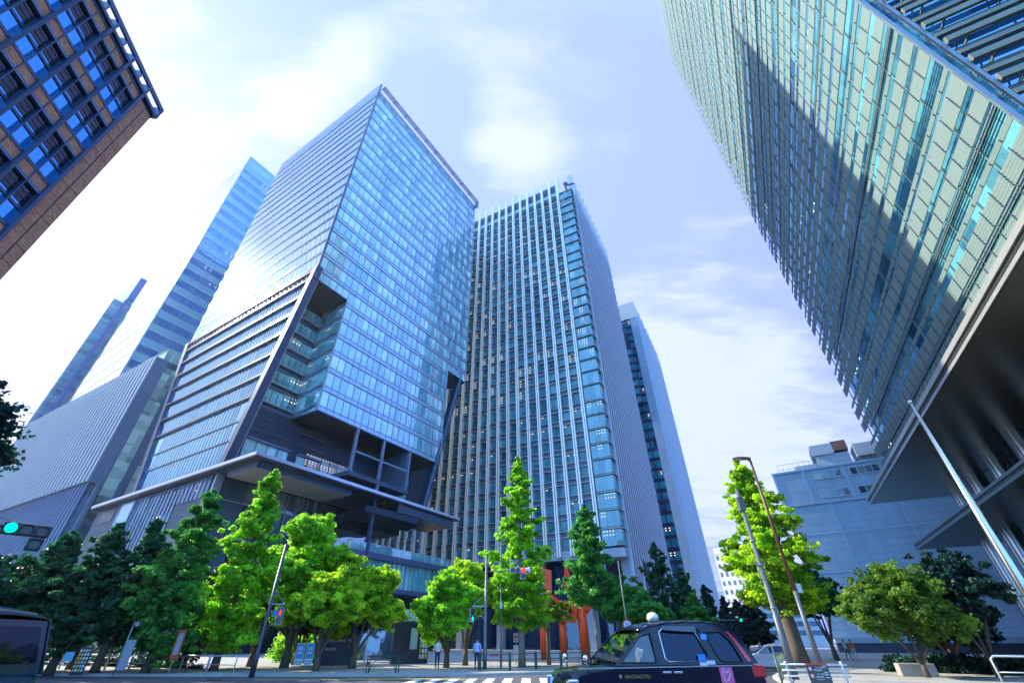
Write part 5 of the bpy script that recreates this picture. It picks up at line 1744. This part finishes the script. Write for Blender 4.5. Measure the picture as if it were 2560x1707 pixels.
    cols_ = [paint('plate_white', (.7, .7, .62), .4), paint('plate_yellow', (.75, .45, .03), .4), paint('plate_pale', (.45, .55, .6), .4)]
    rnd = random.Random(4)
    for r_ in range(7):
        for c_ in range(3):
            mb = MB(); mb.box(.17 + c_ * .25, .36 + c_ * .25, -.12, -.1, .35 + r_ * .38, .65 + r_ * .38)
            mb.build('plate', cols_[1] if rnd.random() < .2 else cols_[rnd.choice((0, 0, 2))], S)
    # second directory at far left and the low sign boxes
    q = at(205, 1618, 38)
    S = empty('tenant_directory', (q.x, q.y, .12), radians(38)); S.scale = (.55,) * 3; tag(S, 'directory board with a grid of small plates near the left railing', 'sign')
    mb = MB(); mb.box(-.1, 1.0, -.06, .06, 0, 2.3); mb.build('board', paint('board_navy'), S)
    for r_ in range(6):
        for c_ in range(4):
            mb = MB(); mb.box(c_ * .23, c_ * .23 + .15, -.08, -.06, .3 + r_ * .32, .5 + r_ * .32); mb.build('plate', cols_[rnd.choice((0, 1, 2))], S)
    mb = MB(); mb.box(-1.1, -.35, -.06, .06, 1.1, 1.9); mb.build('blue_face', MATS['sign_cyan'], S)
    q = at(322, 1590, 36); S = empty('subway_sign', (q.x, q.y, .12), radians(30)); S.scale = (.8,) * 3; tag(S, 'tall thin sign post with a small square head by the railing', 'sign')
    mb = MB(); mb.tube([(0, 0, 0), (0, 0, 3.1)], .04, 8); mb.build('pole', M_grey, S); mb = MB(); mb.box(0, .38, -.05, .05, 2.75, 3.1); mb.build('sign_head', paint('board_navy'), S)
    mb = MB(); n = 16
    for j in range(n):
        a0, a1 = 2 * pi * j / n, 2 * pi * (j + 1) / n
        mb.quad((.19 + .1 * cos(a0), -.055, 2.92 + .1 * sin(a0)), (.19 + .1 * cos(a1), -.055, 2.92 + .1 * sin(a1)), (.19 + .06 * cos(a1), -.055, 2.92 + .06 * sin(a1)), (.19 + .06 * cos(a0), -.055, 2.92 + .06 * sin(a0)))
    mb.build('ring_mark', M_white, S)
    mb = MB(); mb.box(.05, .55, -.04, .04, .3, 2.0); mb.build('panel', paint('panel_grey', (.25, .3, .34), .4), S)
    q = at(444, 1615, 36); S = empty('banner_sign', (q.x, q.y, .12), radians(26)); tag(S, 'narrow red bordered banner behind the left railing', 'sign')
    mb = MB(); mb.box(-.2, .2, -.03, .03, .7, 2.1); mb.build('banner', MATS['sign_red'], S); mb = MB(); mb.box(-.12, .12, -.045, -.03, .9, 1.95); mb.build('face', MATS['panel_grey'], S); mb = MB(); mb.tube([(0, .05, 0), (0, .05, 2.1)], .025, 6); mb.build('pole', M_white, S)
    # round no-turn sign
    q = at(1568, 1561, 30); S = empty('road_sign', (q.x, q.y, .12)); tag(S, 'round red-rimmed road sign above the taxi windscreen', 'road sign')
    zc = q.z - .12
    mb = MB(); mb.tube([(0, .04, 0), (0, .04, zc + 3.3)], .035, 8); mb.build('pole', M_pole, S)
    mb = MB(); mb.tube([(0, 0, zc), (0, -.02, zc)], .26, 28); mb.build('red_rim', MATS['sign_red'], S)
    mb = MB(); mb.tube([(0, -.021, zc), (0, -.03, zc)], .19, 28); mb.build('white_disc', M_white, S)
    mb = MB(); mb.tube([(0, -.031, zc), (0, -.036, zc)], .13, 24); d_ = mb.build('blue_disc', MATS['sign_blue'], S)
    mb = MB(); mb.box(-.02, .02, -.045, -.037, zc - .09, zc + .06); mb.bar((0, -.041, zc + .06), (.07, -.041, zc + .0), .03, .008); mb.build('arrow', M_white, d_)
    # hoardings: notice plates by the tallest ginkgo
    q = at(1290, 1625, 42); S = empty('notice_post', (q.x, q.y, .12)); tag(S, 'white notice plate with red text beside the pale ginkgo trunk', 'sign')
    mb = MB(); mb.box(-.2, .2, -.03, .03, .2, 1.3); mb.box(-.2, .2, -.03, .03, 1.5, 2.1); mb.build('plate', M_white, S); mb = MB(); mb.tube([(0, .05, 0), (0, .05, 2.2)], .03, 6); mb.build('pole', M_grey, S)
    mb = MB(); mb.box(-.16, .16, -.045, -.03, 1.78, 1.9); mb.box(-.16, .16, -.045, -.03, 1.58, 1.66); mb.build('red_lines', MATS['sign_red'], S)
    # glass-roofed subway entrance
    q = at(950, 1600, 52); S = empty('subway_entrance', (q.x, q.y, .12), radians(16)); tag(S, 'canopied entrance with a pale steel roof between the two tree groups', 'entrance shelter')
    st = paint('entrance_steel', (.45, .5, .55), .3, .6)
    mb = MB(); mb.box(-4, 3.6, -1.2, 2.2, 3.9, 4.15); mb.box(1.8, 3.6, -1.3, -1.1, 3.2, 4.15); mb.build('roof', st, S)
    for x in (-3.6, -1.2, 1.4, 3.3):
        mb = MB(); mb.box(x - .09, x + .09, -1.1, -.9, 0, 3.9); mb.build('post', st, S)
    mb = MB(); mb.box(-3.6, 1.4, -1.0, -.96, .1, 2.4); mb.build('glass_side', glazing('shelter_glass', (.03, .05, .08), (.10, .14, .18), (1.2, 1, 3), 0, refl=.2), S)
    mb = MB(); mb.bar((2.0, -1, 3.2), (3.2, -1, 1.7), .12); mb.bar((3.4, -1, 3.3), (2.6, -1, 2.2), .12); mb.build('brace', st, S)
    # generic orange steel sculpture: drums, legs and folded plates
    q = azd(7.3, 55)
    S = empty('orange_sculpture', (q.x, q.y, .12)); tag(S, 'large orange-red welded steel sculpture of drums and curved plates', 'sculpture')
    om = paint('orange_paint', (1.0, .085, .004), .4, var=.1)
    for x, r, h in ((-2.6, .42, 3.9), (-.6, .36, 3.6), (1.6, .5, 4.6)):
        mb = MB(); mb.tube([(x, 0, 0), (x, 0, h)], r, 24); mb.build('drum_leg', om, S)
    def curl(name, c, R_, a0, a1, w, tilt, yaw):
        mb = MB(); n = 14
        Mx = Matrix.Translation(c) @ Matrix.Rotation(yaw, 4, 'Z') @ Matrix.Rotation(tilt, 4, 'X')
        for j in range(n):
            t0, t1 = a0 + (a1 - a0) * j / n, a0 + (a1 - a0) * (j + 1) / n
            for rr in (R_, R_ * .96):
                mb.quad(*[tuple(Mx @ Vector(v)) for v in ((rr * cos(t0), -w, rr * sin(t0)), (rr * cos(t1), -w, rr * sin(t1)), (rr * cos(t1), w, rr * sin(t1)), (rr * cos(t0), w, rr * sin(t0)))])
        mb.build(name, om, S)
    curl('curved_plate', Vector((.7, 0, 5.9)), 2.1, 3.3, 6.1, 1.2, .35, .3)
    curl('curved_plate', Vector((1.5, 0, 6.4)), 1.3, .2, 3.0, 1.0, -.6, .9)
    curl('curved_plate', Vector((-1.6, 0, 3.4)), 1.6, .4, 2.4, .5, .2, .1)
    mb = MB(); Mx = Matrix.Translation((1.6, 0, 7.5)) @ Matrix.Rotation(.75, 4, 'Y'); mb.tube([tuple(Mx @ Vector((0, 0, -1))), tuple(Mx @ Vector((0, 0, 1)))], .42, 18, cap=False); mb.build('tilted_drum', om, S)
    mb = MB(); mb.poly([(-.2, 0, 6.2), (.9, .1, 6.6), (.2, 0, 9.3)]); mb.poly([(-.2, .08, 6.2), (.2, .08, 9.3), (.9, .18, 6.6)]); mb.poly([(-2.4, 0, 5.6), (-1.5, 0, 6.0), (-1.4, .3, 8.2), (-2.6, .3, 8.5)]); mb.box(-.9, .9, -.5, .5, 3.2, 5.2); mb.build('pointed_plate', om, S)
    # stone planter at right
    q = azd(47.2, 26.5); S = empty('planter', (q.x, q.y, .14), radians(8)); tag(S, 'cream curved planter kerb at the lower right corner', 'planter')
    mb = MB()
    mb.tube([(2.1 * cos(t) + 1, 1.3 * sin(t), .14) for t in [pi * .5 + pi * 2 * j / 28 for j in range(29)]], .24, 8); mb.build('rim', paint('planter_stone', (.55, .48, .30), .8), S)
    mb = MB(); mb.ball((1, 0, .2), 1.0, 24, 8, sc=(1.95, 1.2, .3)); mb.build('soil', paint('planter_fill', (.38, .34, .22), .9), S)
    q = azd(37.6, 36); S = empty('stone_block', (q.x, q.y, .14), radians(-20)); tag(S, 'small stone seat block under the round dark tree', 'bench')
    mb = MB(); mb.box(-.8, .8, -.35, .35, 0, .55); mb.build('block', paint('block_stone', (.34, .33, .30), .8), S, bevel=.03)
    for i in range(3):
        q = azd(42.6 + i * 2.4, 31); S = hoop('steel_hoop', ('left', 'middle', 'right')[i] + ' steel hoop of the row before the metal columns', (q.x, q.y), (q.x + 1.15, q.y - .75), wr, h=1.0, group='steel hoops before the columns')
    # small far signals of the avenue
    for i, (px, py, D_) in enumerate(((1851, 1549, 75), (1942, 1563, 70))):
        q = at(px, py, D_); S = empty('distant_signal', (q.x, q.y, 0)); tag(S, ('small distant green signal before the avenue trees', 'small distant green signal beside the right ginkgo trunk')[i], 'traffic light')
        mb = MB(); mb.tube([(1.6 if i else -4, .3, 0), (1.6 if i else -4, .3, q.z + .3)], .09, 8); mb.tube([(1.6 if i else -4, .3, q.z), (0, .2, q.z)], .04, 6); mb.build('pole', M_grey, S)
        signal_head(S, (.4, 0, q.z), 0, 'green', False, M_dark)


# ------------------------------------------------------------------ people
def body_mat(name, shirt, trouser, hair=(.02, .015, .012), skin=(.50, .30, .20)):
    if name in MATS: return MATS[name]
    m, nt, out = nodes(name)
    N, L = nt.nodes.new, nt.links.new
    tc = N('ShaderNodeTexCoord'); sep = N('ShaderNodeSeparateXYZ'); L(tc.outputs['Object'], sep.inputs[0])
    cr = N('ShaderNodeValToRGB'); r = cr.color_ramp; r.interpolation = 'CONSTANT'
    stops = [(0, (.02, .02, .02)), (.045, trouser), (.56, shirt), (.865, skin), (.955, hair)]
    r.elements[0].position = 0; r.elements[0].color = stops[0][1] + (1,)
    r.elements[1].position = stops[1][0]; r.elements[1].color = stops[1][1] + (1,)
    for p_, c in stops[2:]:
        e_ = r.elements.new(p_); e_.color = c + (1,)
    L(mth(nt, 'DIVIDE', sep.outputs[2], 1.7), cr.inputs[0])
    # bare forearms and hands
    ax = mth(nt, 'ABSOLUTE', sep.outputs[0])
    f = mth(nt, 'MULTIPLY', mth(nt, 'GREATER_THAN', ax, .185), mth(nt, 'LESS_THAN', sep.outputs[2], 1.12))
    mx = N('ShaderNodeMix'); mx.data_type = 'RGBA'; L(f, mx.inputs['Factor']); L(cr.outputs[0], mx.inputs['A']); mx.inputs['B'].default_value = skin + (1,)
    p = N('ShaderNodeBsdfPrincipled'); p.inputs['Roughness'].default_value = .8
    L(mx.outputs['Result'], p.inputs['Base Color']); L(p.outputs[0], out.inputs[0])
    MATS[name] = m
    return m


def person(label, pos, rz, mat, stride=.0, arm=.0, group=None, bag=False):
    V = []; E_ = []; R_ = []
    def add(p, r, par=None):
        V.append(p); R_.append(r)
        if par is not None: E_.append((par, len(V) - 1))
        return len(V) - 1
    pel = add((0, 0, .92), (.15, .11))
    w = add((0, 0, 1.08), (.135, .10), pel); ch = add((0, .0, 1.3), (.165, .11), w); nk = add((0, 0, 1.45), (.06, .06), ch)
    h1 = add((0, .01, 1.53), (.075, .085), nk); h2 = add((0, .0, 1.63), (.08, .095), h1)
    for s in (-1, 1):
        st = stride * s
        hp = add((s * .09, 0, .86), (.095, .10), pel); kn = add((s * .10, -st * .25 - .02, .48), (.06, .065), hp)
        an = add((s * .10, -st * .32 + (.14 * stride if s > 0 else 0), .09), (.038, .045), kn); add((s * .11, -st * .32 - .15, .04), (.04, .032), an)
        sh = add((s * .19, 0, 1.38), (.06, .06), ch); el = add((s * .235, .03 + arm * .05, 1.12), (.045, .045), sh)
        wr = add((s * .23, -.08 - arm * .12 * (1 + s), .90 + arm * .1), (.03, .03), el); hn = add((s * .225, -.11, .83 + arm * .1), (.026, .042), wr)
        for k in range(4):
            add((s * (.215 - .012 * k), -.14 + .018 * k, .755 + arm * .1), (.009, .009), hn)
        add((s * .19, -.15, .81 + arm * .1), (.010, .010), hn)
    me = bpy.data.meshes.new('person'); me.from_pydata(V, E_, [])
    o = bpy.data.objects.new('person', me); COL.objects.link(o)
    sk = o.modifiers.new('skin', 'SKIN')
    for i, sv in enumerate(me.skin_vertices[0].data if me.skin_vertices else []):
        sv.radius = R_[i]; sv.use_root = (i == 0)
    if not me.skin_vertices:
        bpy.context.view_layer.objects.active = o
    ss = o.modifiers.new('sub', 'SUBSURF'); ss.levels = 1; ss.render_levels = 2
    me.materials.append(mat)
    o.location = pos; o.rotation_euler = (0, 0, rz)
    tag(o, label, 'person', group)
    hb = MB(); hb.ball((0, .02, 1.665), .098, 12, 8, sc=(.92, 1.05, .8)); hb.build('hair', paint('hair_black', (.02, .017, .015), .6), o)
    return o


def skin_layer(me):
    pass


def people():
    pm = body_mat('person_white_shirt', (.70, .70, .62), (.03, .03, .06))
    pm2 = body_mat('person_blue_shirt', (.42, .50, .85), (.015, .02, .05))
    q = azd(-7.0, 37); person('person in a white shirt and dark trousers, hands at hips, waiting beside a trunk', (q.x, q.y, .12), radians(170), pm, arm=.6)
    q = azd(-2.75, 35.5); person('person in a light blue shirt and dark trousers standing left of the signal pole', (q.x, q.y, .12), radians(185), pm2, stride=.2)
    pm3 = body_mat('person_orange', (.75, .20, .05), (.5, .5, .5)); pm4 = body_mat('person_pale', (.65, .65, .6), (.1, .1, .15))
    q = azd(33.7, 66); person('far person in an orange top on the right pavement', (q.x, q.y, .14), radians(160), pm3, stride=.5)
    q = azd(33.2, 64); person('far person in a pale top walking on the right pavement', (q.x, q.y, .14), radians(20), pm4, stride=.6)
    q = azd(26.2, 66); person('far person in lilac top crossing beyond the parked traffic', (q.x, q.y, .0), radians(100), body_mat('person_lilac', (.5, .35, .6), (.05, .05, .1)), stride=.5)


# ------------------------------------------------------------------ vehicles
CARGLASS = None


def carglass():
    global CARGLASS
    if CARGLASS: return CARGLASS
    m, nt, out = nodes('car_glass')
    N, L = nt.nodes.new, nt.links.new
    t = N('ShaderNodeBsdfTransparent'); t.inputs[0].default_value = (.45, .55, .5, 1)
    g = N('ShaderNodeBsdfGlossy'); g.inputs['Roughness'].default_value = .02; g.inputs['Color'].default_value = (.9, .95, 1, 1)
    lw = N('ShaderNodeFresnel'); lw.inputs[0].default_value = 1.5
    f = mth(nt, 'ADD', lw.outputs[0], .06, True)
    ms = N('ShaderNodeMixShader'); L(f, ms.inputs[0]); L(t.outputs[0], ms.inputs[1]); L(g.outputs[0], ms.inputs[2]); L(ms.outputs[0], out.inputs[0])
    CARGLASS = m
    return m


def tintglass():
    if 'tint' in MATS: return MATS['tint']
    m = glazing('tint', (.002, .004, .012), (.004, .008, .02), (9, 9, 9), 0, refl=.045, tint=(.6, .75, 1), wav=.0)
    return m


def vehicle(name, label, cat, pos, heading, col, prof='taxi', scale=1.0, group=None):
    """front of the car at x=0, rear at +x; local -y is the side towards the viewer"""
    V = empty(name, pos, heading)
    V.scale = (scale,) * 3
    tag(V, label, cat, group)
    pt = paint('car_paint_' + name + str(round(col[2], 3)), col, .10, .0, var=.02, coat=.35, spec=.3)
    if prof == 'taxi':
        Ln, W, hb, ht = 4.4, 1.7, 1.0, 1.75
        low = [(.06, .28), (0, .5), (.03, .74), (.16, .90), (.55, .955), (.95, .99), (1.15, 1.01), (2.6, 1.03), (4.16, 1.04), (4.36, .92), (4.42, .62), (4.38, .3)]
        top = [(.98, 1.0), (1.55, 1.47), (1.72, 1.585), (1.95, 1.665), (2.35, 1.725), (2.8, 1.755), (3.3, 1.755), (3.7, 1.725), (3.92, 1.66), (4.08, 1.5), (4.28, 1.03)]
        wins = [[(1.14, 1.055), (1.62, 1.46), (1.72, 1.52), (1.88, 1.55), (1.93, 1.56), (1.93, 1.055)],
                [(2.14, 1.12), (2.14, 1.58), (2.22, 1.64), (2.9, 1.66), (3.0, 1.60), (3.14, 1.16), (3.06, 1.07), (2.2, 1.07)],
                [(3.24, 1.58), (3.62, 1.60), (3.80, 1.42), (3.93, 1.06), (3.42, 1.06), (3.34, 1.2)]]
    elif prof == 'van':
        Ln, W, hb, ht = 4.7, 1.75, 1.05, 1.9
        low = [(.06, .3), (0, .6), (.1, .92), (.7, 1.05), (4.6, 1.08), (4.7, .8), (4.68, .3)]
        top = [(.55, 1.03), (1.3, 1.7), (1.6, 1.85), (2.4, 1.92), (4.1, 1.9), (4.45, 1.8), (4.62, 1.06)]
        wins = [[(.95, 1.12), (1.45, 1.62), (1.9, 1.72), (1.9, 1.12)], [(2.05, 1.12), (2.05, 1.74), (3.1, 1.76), (3.1, 1.12)], [(3.25, 1.12), (3.25, 1.75), (4.15, 1.72), (4.35, 1.12)]]
    else:
        Ln, W, hb, ht = 4.7, 1.78, .92, 1.42
        low = [(.05, .14), (0, .5), (.08, .7), (.5, .82), (1.3, .92), (4.0, .97), (4.6, .9), (4.7, .6), (4.66, .14)]
        top = [(1.2, .92), (1.95, 1.32), (2.4, 1.42), (3.0, 1.44), (3.5, 1.36), (4.25, .96)]
        wins = [[(1.5, .98), (2.05, 1.3), (2.42, 1.35), (2.42, .98)], [(2.55, .98), (2.55, 1.36), (3.1, 1.36), (3.45, 1.28), (3.75, .99)]]

    def yin(z):                       # tumblehome
        return max(0.0, (z - hb) / (ht - hb)) * .17
    # lower body: lofted across the width with rounded sides
    mb = MB(); n = len(low)
    ys = [(0.0, .07, .05), (.05, .015, .012), (.14, 0, 0), (W - .14, 0, 0), (W - .05, .015, .012), (W, .07, .05)]
    base = len(mb.v)
    for (y, inset, dz) in ys:
        for (x, z) in low:
            xx = x + inset * (1 if x < Ln / 2 else -1) * (1.0 if x < .3 or x > Ln - .3 else 0)
            mb.v.append((xx, y, z - dz * (1 if z > .8 else 0)))
    for i in range(len(ys) - 1):
        for j in range(n):
            a = i * n + j; b = i * n + (j + 1) % n
            mb.f.append((a, a + n, b + n, b)); mb.m.append(0); mb.sm.append(j != n - 1)
    mb.f.append(tuple(range(n))); mb.m.append(0); mb.sm.append(False)
    mb.f.append(tuple(reversed(range((len(ys) - 1) * n, len(ys) * n)))); mb.m.append(0); mb.sm.append(False)
    mb.build('body', pt, V)
    # roof shell + pillars (side ring with window holes filled by triangulation through bmesh)
    bm = bmesh.new()
    for side in (0, 1):
        outer = [bm.verts.new((x, (yin(z) if side == 0 else W - yin(z)), z)) for x, z in top]
        edges = [bm.edges.new((outer[i], outer[(i + 1) % len(outer)])) for i in range(len(outer))]
        for w in wins:
            wv = [bm.verts.new((x, (yin(z) if side == 0 else W - yin(z)), z)) for x, z in w]
            edges += [bm.edges.new((wv[i], wv[(i + 1) % len(wv)])) for i in range(len(wv))]
        bmesh.ops.triangle_fill(bm, edges=edges, use_beauty=True)
    bm.verts.ensure_lookup_table()
    # roof skin between windscreen top and tailgate top
    k0 = 2 if prof != 'sedan' else 1
    m = len(top)
    k1 = m - 3 if prof == 'taxi' else m - 2
    roofn = 7
    for i in range(k0, k1):
        row = []
        for (x, z) in (top[i], top[i + 1]):
            r = []
            for j in range(roofn):
                t = j / (roofn - 1)
                r.append(bm.verts.new((x, yin(z) + (W - 2 * yin(z)) * t, z + .05 * sin(pi * t) * 1.0)))
            row.append(r)
        for j in range(roofn - 1):
            f = bm.faces.new((row[0][j], row[0][j + 1], row[1][j + 1], row[1][j])); f.smooth = True
    me = bpy.data.meshes.new('cabin'); bm.to_mesh(me); bm.free(); me.materials.append(pt)
    o = bpy.data.objects.new('cabin', me); COL.objects.link(o); o.parent = V
    so = o.modifiers.new('thick', 'SOLIDIFY'); so.thickness = .03; so.offset = -1
    # panes
    gl, tg = carglass(), tintglass()
    for wi, w in enumerate(wins):
        for side in (0, 1):
            mb = MB(); mb.poly([(x, (yin(z) + .02 if side == 0 else W - yin(z) - .02), z) for x, z in w])
            mb.build('side_window', gl if wi == 0 else tg, V)
            if side == 0:
                mb = MB(); pts = [(x, yin(z) - .008, z) for x, z in w]; mb.tube(pts + [pts[0]], .014, 5, cap=False); mb.build('window_trim', M_chrome if prof == 'taxi' and wi == 1 else M_black, V)
    x0, z0 = top[0]; x1, z1 = top[k0]
    mb = MB(); mb.poly([(x0, .05, z0), (x1, yin(z1) + .03, z1), (x1, W - yin(z1) - .03, z1), (x0, W - .05, z0)]); mb.build('windscreen', gl, V)
    x0, z0 = top[k1]; x1, z1 = top[-1]
    mb = MB(); mb.poly([(x0 - .02, yin(z0) + .01, z0), (x1 - .02, .03, z1), (x1 - .02, W - .03, z1), (x0 - .02, W - yin(z0) - .01, z0)]); mb.build('tailgate', pt, V)
    ya, yb = yin(z0) + .12, .16
    xa, za, xb, zb = x0 + (x1 - x0) * .12, z0 + (z1 - z0) * .12, x0 + (x1 - x0) * .78, z0 + (z1 - z0) * .78
    mb = MB(); mb.poly([(xa, ya, za), (xb, yb, zb), (xb, W - yb, zb), (xa, W - ya, za)]); mb.build('rear_window', tg, V)
    # wheels
    for x in (.82, Ln - .85):
        for y in (.12, W - .12):
            mb = MB(); mb.tube([(x, y - .1, .31), (x, y + .1, .31)], .31, 24); t_ = mb.build('wheel', M_black, V)
            mb = MB(); mb.tube([(x, y - .115, .31), (x, y + .115, .31)], .19, 18); mb.build('rim', M_grey, t_)
    # lamps and trim
    tail = paint('tail_lamp', (.65, .01, .015), .15, coat=1)
    for y in (0, 1):
        yy = (-.012, .06) if y == 0 else (W - .06, W + .012)
        if prof == 'taxi':
            mb = MB(); pr = [(4.03, 1.06), (3.88, 1.42), (3.76, 1.60), (3.81, 1.61), (3.95, 1.44), (4.14, 1.08)]
            off = 0 if y == 0 else 1
            mb.poly([(x, (yin(z) - .012 if y == 0 else W - yin(z) + .012), z) for x, z in pr]); mb.build('tail_lamp', tail, V)
            mb = MB(); mb.prism([(4.08, yy[0]), (4.41, yy[0] + .01), (4.41, yy[1]), (4.08, yy[1])], .78, 1.0); mb.build('tail_lamp', tail, V, bevel=.03)
        else:
            mb = MB(); mb.box(Ln - .25, Ln + .01, yy[0], yy[1], .68, .88); mb.build('tail_lamp', tail, V)
        mb = MB(); mb.box(-.02, .2, yy[0], yy[1] + (.15 if y == 0 else 0), .55, .80); mb.build('headlight', M_chrome, V, bevel=.03)
    mb = MB(); mb.bar((.2, -.012, .965), (Ln - .3, -.012, 1.0), .015, .02) if prof == 'taxi' else mb.bar((.2, -.012, .6), (Ln - .3, -.012, .62), .02, .03); mb.build('belt_trim', M_grey, V)
    for x in ((2.0, 2.25) if prof == 'taxi' else (2.3, 3.5)):
        mb = MB(); mb.box(x, x + .2, -.045, -.02, hb - .13, hb - .09); mb.build('door_handle', M_chrome, V, bevel=.01)
    mb = MB()
    for x in ((1.98, 3.22) if prof == 'taxi' else (2.48,)): mb.box(x - .004, x + .004, -.006, .02, .35, hb - .02)
    mb.build('door_gap', M_black, V)
    # interior
    mb = MB()
    for x in (1.95, 3.0):
        mb.box(x, x + .5, .18, W - .18, .5, .85); mb.box(x + .42, x + .58, .2, W - .2, .8, 1.28)
    mb.build('seats', paint('seat_grey', (.05, .055, .06), .8), V)
    return V


def taxi():
    ang = radians(10)
    q = azd(7.2, 10.9)
    V = vehicle('taxi', 'dark navy taxi with a white roof lamp, seen from its left side in the foreground', 'taxi', (q.x - .03, q.y, .2), ang, (.003, .005, .018), 'taxi', 1.0)
    W = 1.7
    # roof lamp
    mb = MB(); mb.ball((2.42, .85, 1.88), .12, 18, 12, sc=(1.1, 1.5, .95)); l = mb.build('roof_lamp', paint('lamp_white', (.75, .72, .6), .15, coat=1), V)
    mb = MB(); mb.tube([(2.42, .85, 1.73), (2.42, .85, 1.80)], .08, 12); mb.build('lamp_base', M_dark, l)
    # wind visor over the sliding door
    mb = MB(); mb.poly([(2.2, .09, 1.69), (3.02, .09, 1.70), (3.12, .07, 1.56), (3.02, .06, 1.585), (2.5, .06, 1.60), (2.25, .07, 1.62)]); mb.build('door_visor', paint('visor_black', (.01, .012, .02), .06, coat=1), V)
    # fender mirrors
    for y in (.12, W - .12):
        mb = MB(); mb.tube([(.45, y, .93), (.43, y - .03, 1.04), (.42, y - .03, 1.10)], .02, 6); mb.ball((.40, y - .03, 1.13), .085, 12, 8, sc=(.7, 1.2, .8)); mb.build('fender_mirror', M_chrome, V)
    # side mirror pod, wiper, grille
    mb = MB(); mb.ball((.46, .03, 1.06), .05); mb.build('mirror_stem', M_dark, V)
    # stickers and lettering
    st = [(3.16, 1.05, .10, .035, M_white, 'sticker'), (2.98, 1.10, .09, .09, MATS['sign_blue'], 'sticker'), (2.98, 1.02, .09, .035, M_white, 'sticker'),
          (3.18, 1.50, .07, .05, paint('sticker_blue', (.12, .35, .8), .3), 'sticker')]
    for x, z, w, h, m_, nm in st:
        yy = max(0, (z - 1.0) / .75) * .17 - .012
        mb = MB(); mb.box(x - w, x + w, yy - .004, yy + .002, z - h, z + h); mb.build(nm, m_, V, bevel=.003)
    mb = MB(); mb.box(3.30, 3.60, -.02, -.012, .68, .97)
    pk = mb.build('pink_sticker', paint('sticker_pink', (.75, .10, .28), .35), V)
    mb = MB(); mb.tube([(3.38, -.025, .76), (3.36, -.025, .88), (3.40, -.025, .91), (3.44, -.025, .86), (3.50, -.025, .91), (3.54, -.025, .86), (3.45, -.025, .74), (3.38, -.025, .73), (3.36, -.025, .78)], .012, 5); mb.tube([(3.36, -.025, .93), (3.40, -.025, .945)], .012, 5)
    mb.build('white_mark', M_white, pk)
    gold = paint('gold_letter', (.35, .24, .06), .35, .5)
    text('NIHONKOTSU', .085, gold, V, (1.45, -.012, .80), (pi / 2, 0, 0), .002)
    mb = MB(); mb.ball((1.08, -.012, .83), .035, 10, 6, sc=(1, .2, 1)); mb.build('crest', gold, V)
    mb = MB(); mb.box(.9, 4.1, -.018, -.010, .38, .60); mb.build('side_plate', paint('plate_pale_blue', (.45, .5, .55), .4), V)
    # driver
    W_ = 1.7
    vv = []; rr = []; ee = []
    def add(p, r, par=None):
        vv.append(p); rr.append(r)
        if par is not None: ee.append((par, len(vv) - 1))
        return len(vv) - 1
    a = add((2.1, 1.2, .78), (.14, .16)); b = add((2.18, 1.2, 1.05), (.11, .16), a); c = add((2.16, 1.2, 1.22), (.09, .13), b); d = add((2.12, 1.2, 1.33), (.05, .05), c); e_ = add((2.08, 1.2, 1.46), (.09, .08), d)
    for s in (-.2, .2):
        k = add((2.14, 1.2 + s, 1.22), (.05, .05), c); l_ = add((1.95, 1.2 + s * 1.2, 1.0), (.04, .04), k); m_ = add((1.68, 1.2 + s * .8, 1.08), (.028, .028), l_)
        for q_ in range(4): add((1.60, 1.2 + s * .8, 1.07 + .018 * q_), (.010, .010), m_)
        add((1.63, 1.2 + s * .5, 1.12), (.011, .011), m_)
    me = bpy.data.meshes.new('person'); me.from_pydata(vv, ee, [])
    o = bpy.data.objects.new('person', me); COL.objects.link(o)
    o.modifiers.new('skin', 'SKIN'); DRIVER.append((o, rr))
    o.modifiers.new('sub', 'SUBSURF').render_levels = 2
    me.materials.append(body_mat('driver', (.35, .36, .4), (.35, .36, .4)))
    o.matrix_world = Matrix.Translation(V.location) @ Matrix.Rotation(ang, 4, 'Z')
    tag(o, 'driver with both hands on the wheel inside the navy taxi', 'person')
    mb = MB(); mb.tube([(1.62, 1.2 + .19 * cos(t), 1.08 + .17 * sin(t)) for t in [2 * pi * j / 20 for j in range(21)]], .014, 6); mb.build('steering_wheel', M_black, V)


DRIVER = []


def vehicles():
    taxi()
    q = azd(20.6, 15.5)
    vehicle('estate_car', 'black car right behind the taxi with its rear in view', 'car', (q.x, q.y, .15), radians(-62 + 90 + 60), (.008, .009, .012), 'van', .82)
    q = azd(24.0, 44)
    vehicle('silver_car', 'silver car driving on the avenue beyond the black car', 'car', (q.x, q.y, 0), radians(-20), (.45, .48, .52), 'sedan', 1.0)
    q = azd(-49.0, 11.2)
    vehicle('dark_van', 'dark van at the lower left edge', 'van', (q.x - 4.3, q.y + .3, .06), radians(-2), (.01, .03, .05), 'van', 1.03)



def haze():
    mb = MB(); mb.box(-700, 700, -300, 900, -1, 215)
    m, nt, out = nodes('air')
    v = nt.nodes.new('ShaderNodeVolumePrincipled')
    v.inputs['Color'].default_value = (.82, .92, 1, 1)
    v.inputs['Density'].default_value = .00011
    v.inputs['Anisotropy'].default_value = .55
    nt.links.new(v.outputs[0], out.inputs['Volume'])
    o = mb.build('haze', m)
    o['kind'] = 'stuff'


glass_tower(); ribbed_tower(); slim_tower(); banded_tower(); far_glass_tower(); slatted_building(); louvred_tower(); blank_building(); brick_building(); far_buildings()
trees(); furniture(); people(); vehicles()

bpy.context.view_layer.update()
for o, rr in DRIVER:
    if o.data.skin_vertices:
        for i, sv in enumerate(o.data.skin_vertices[0].data):
            sv.radius = rr[i]; sv.use_root = (i == 0)
print('SKIN', [len(o.data.skin_vertices) for o, _ in DRIVER])
haze()
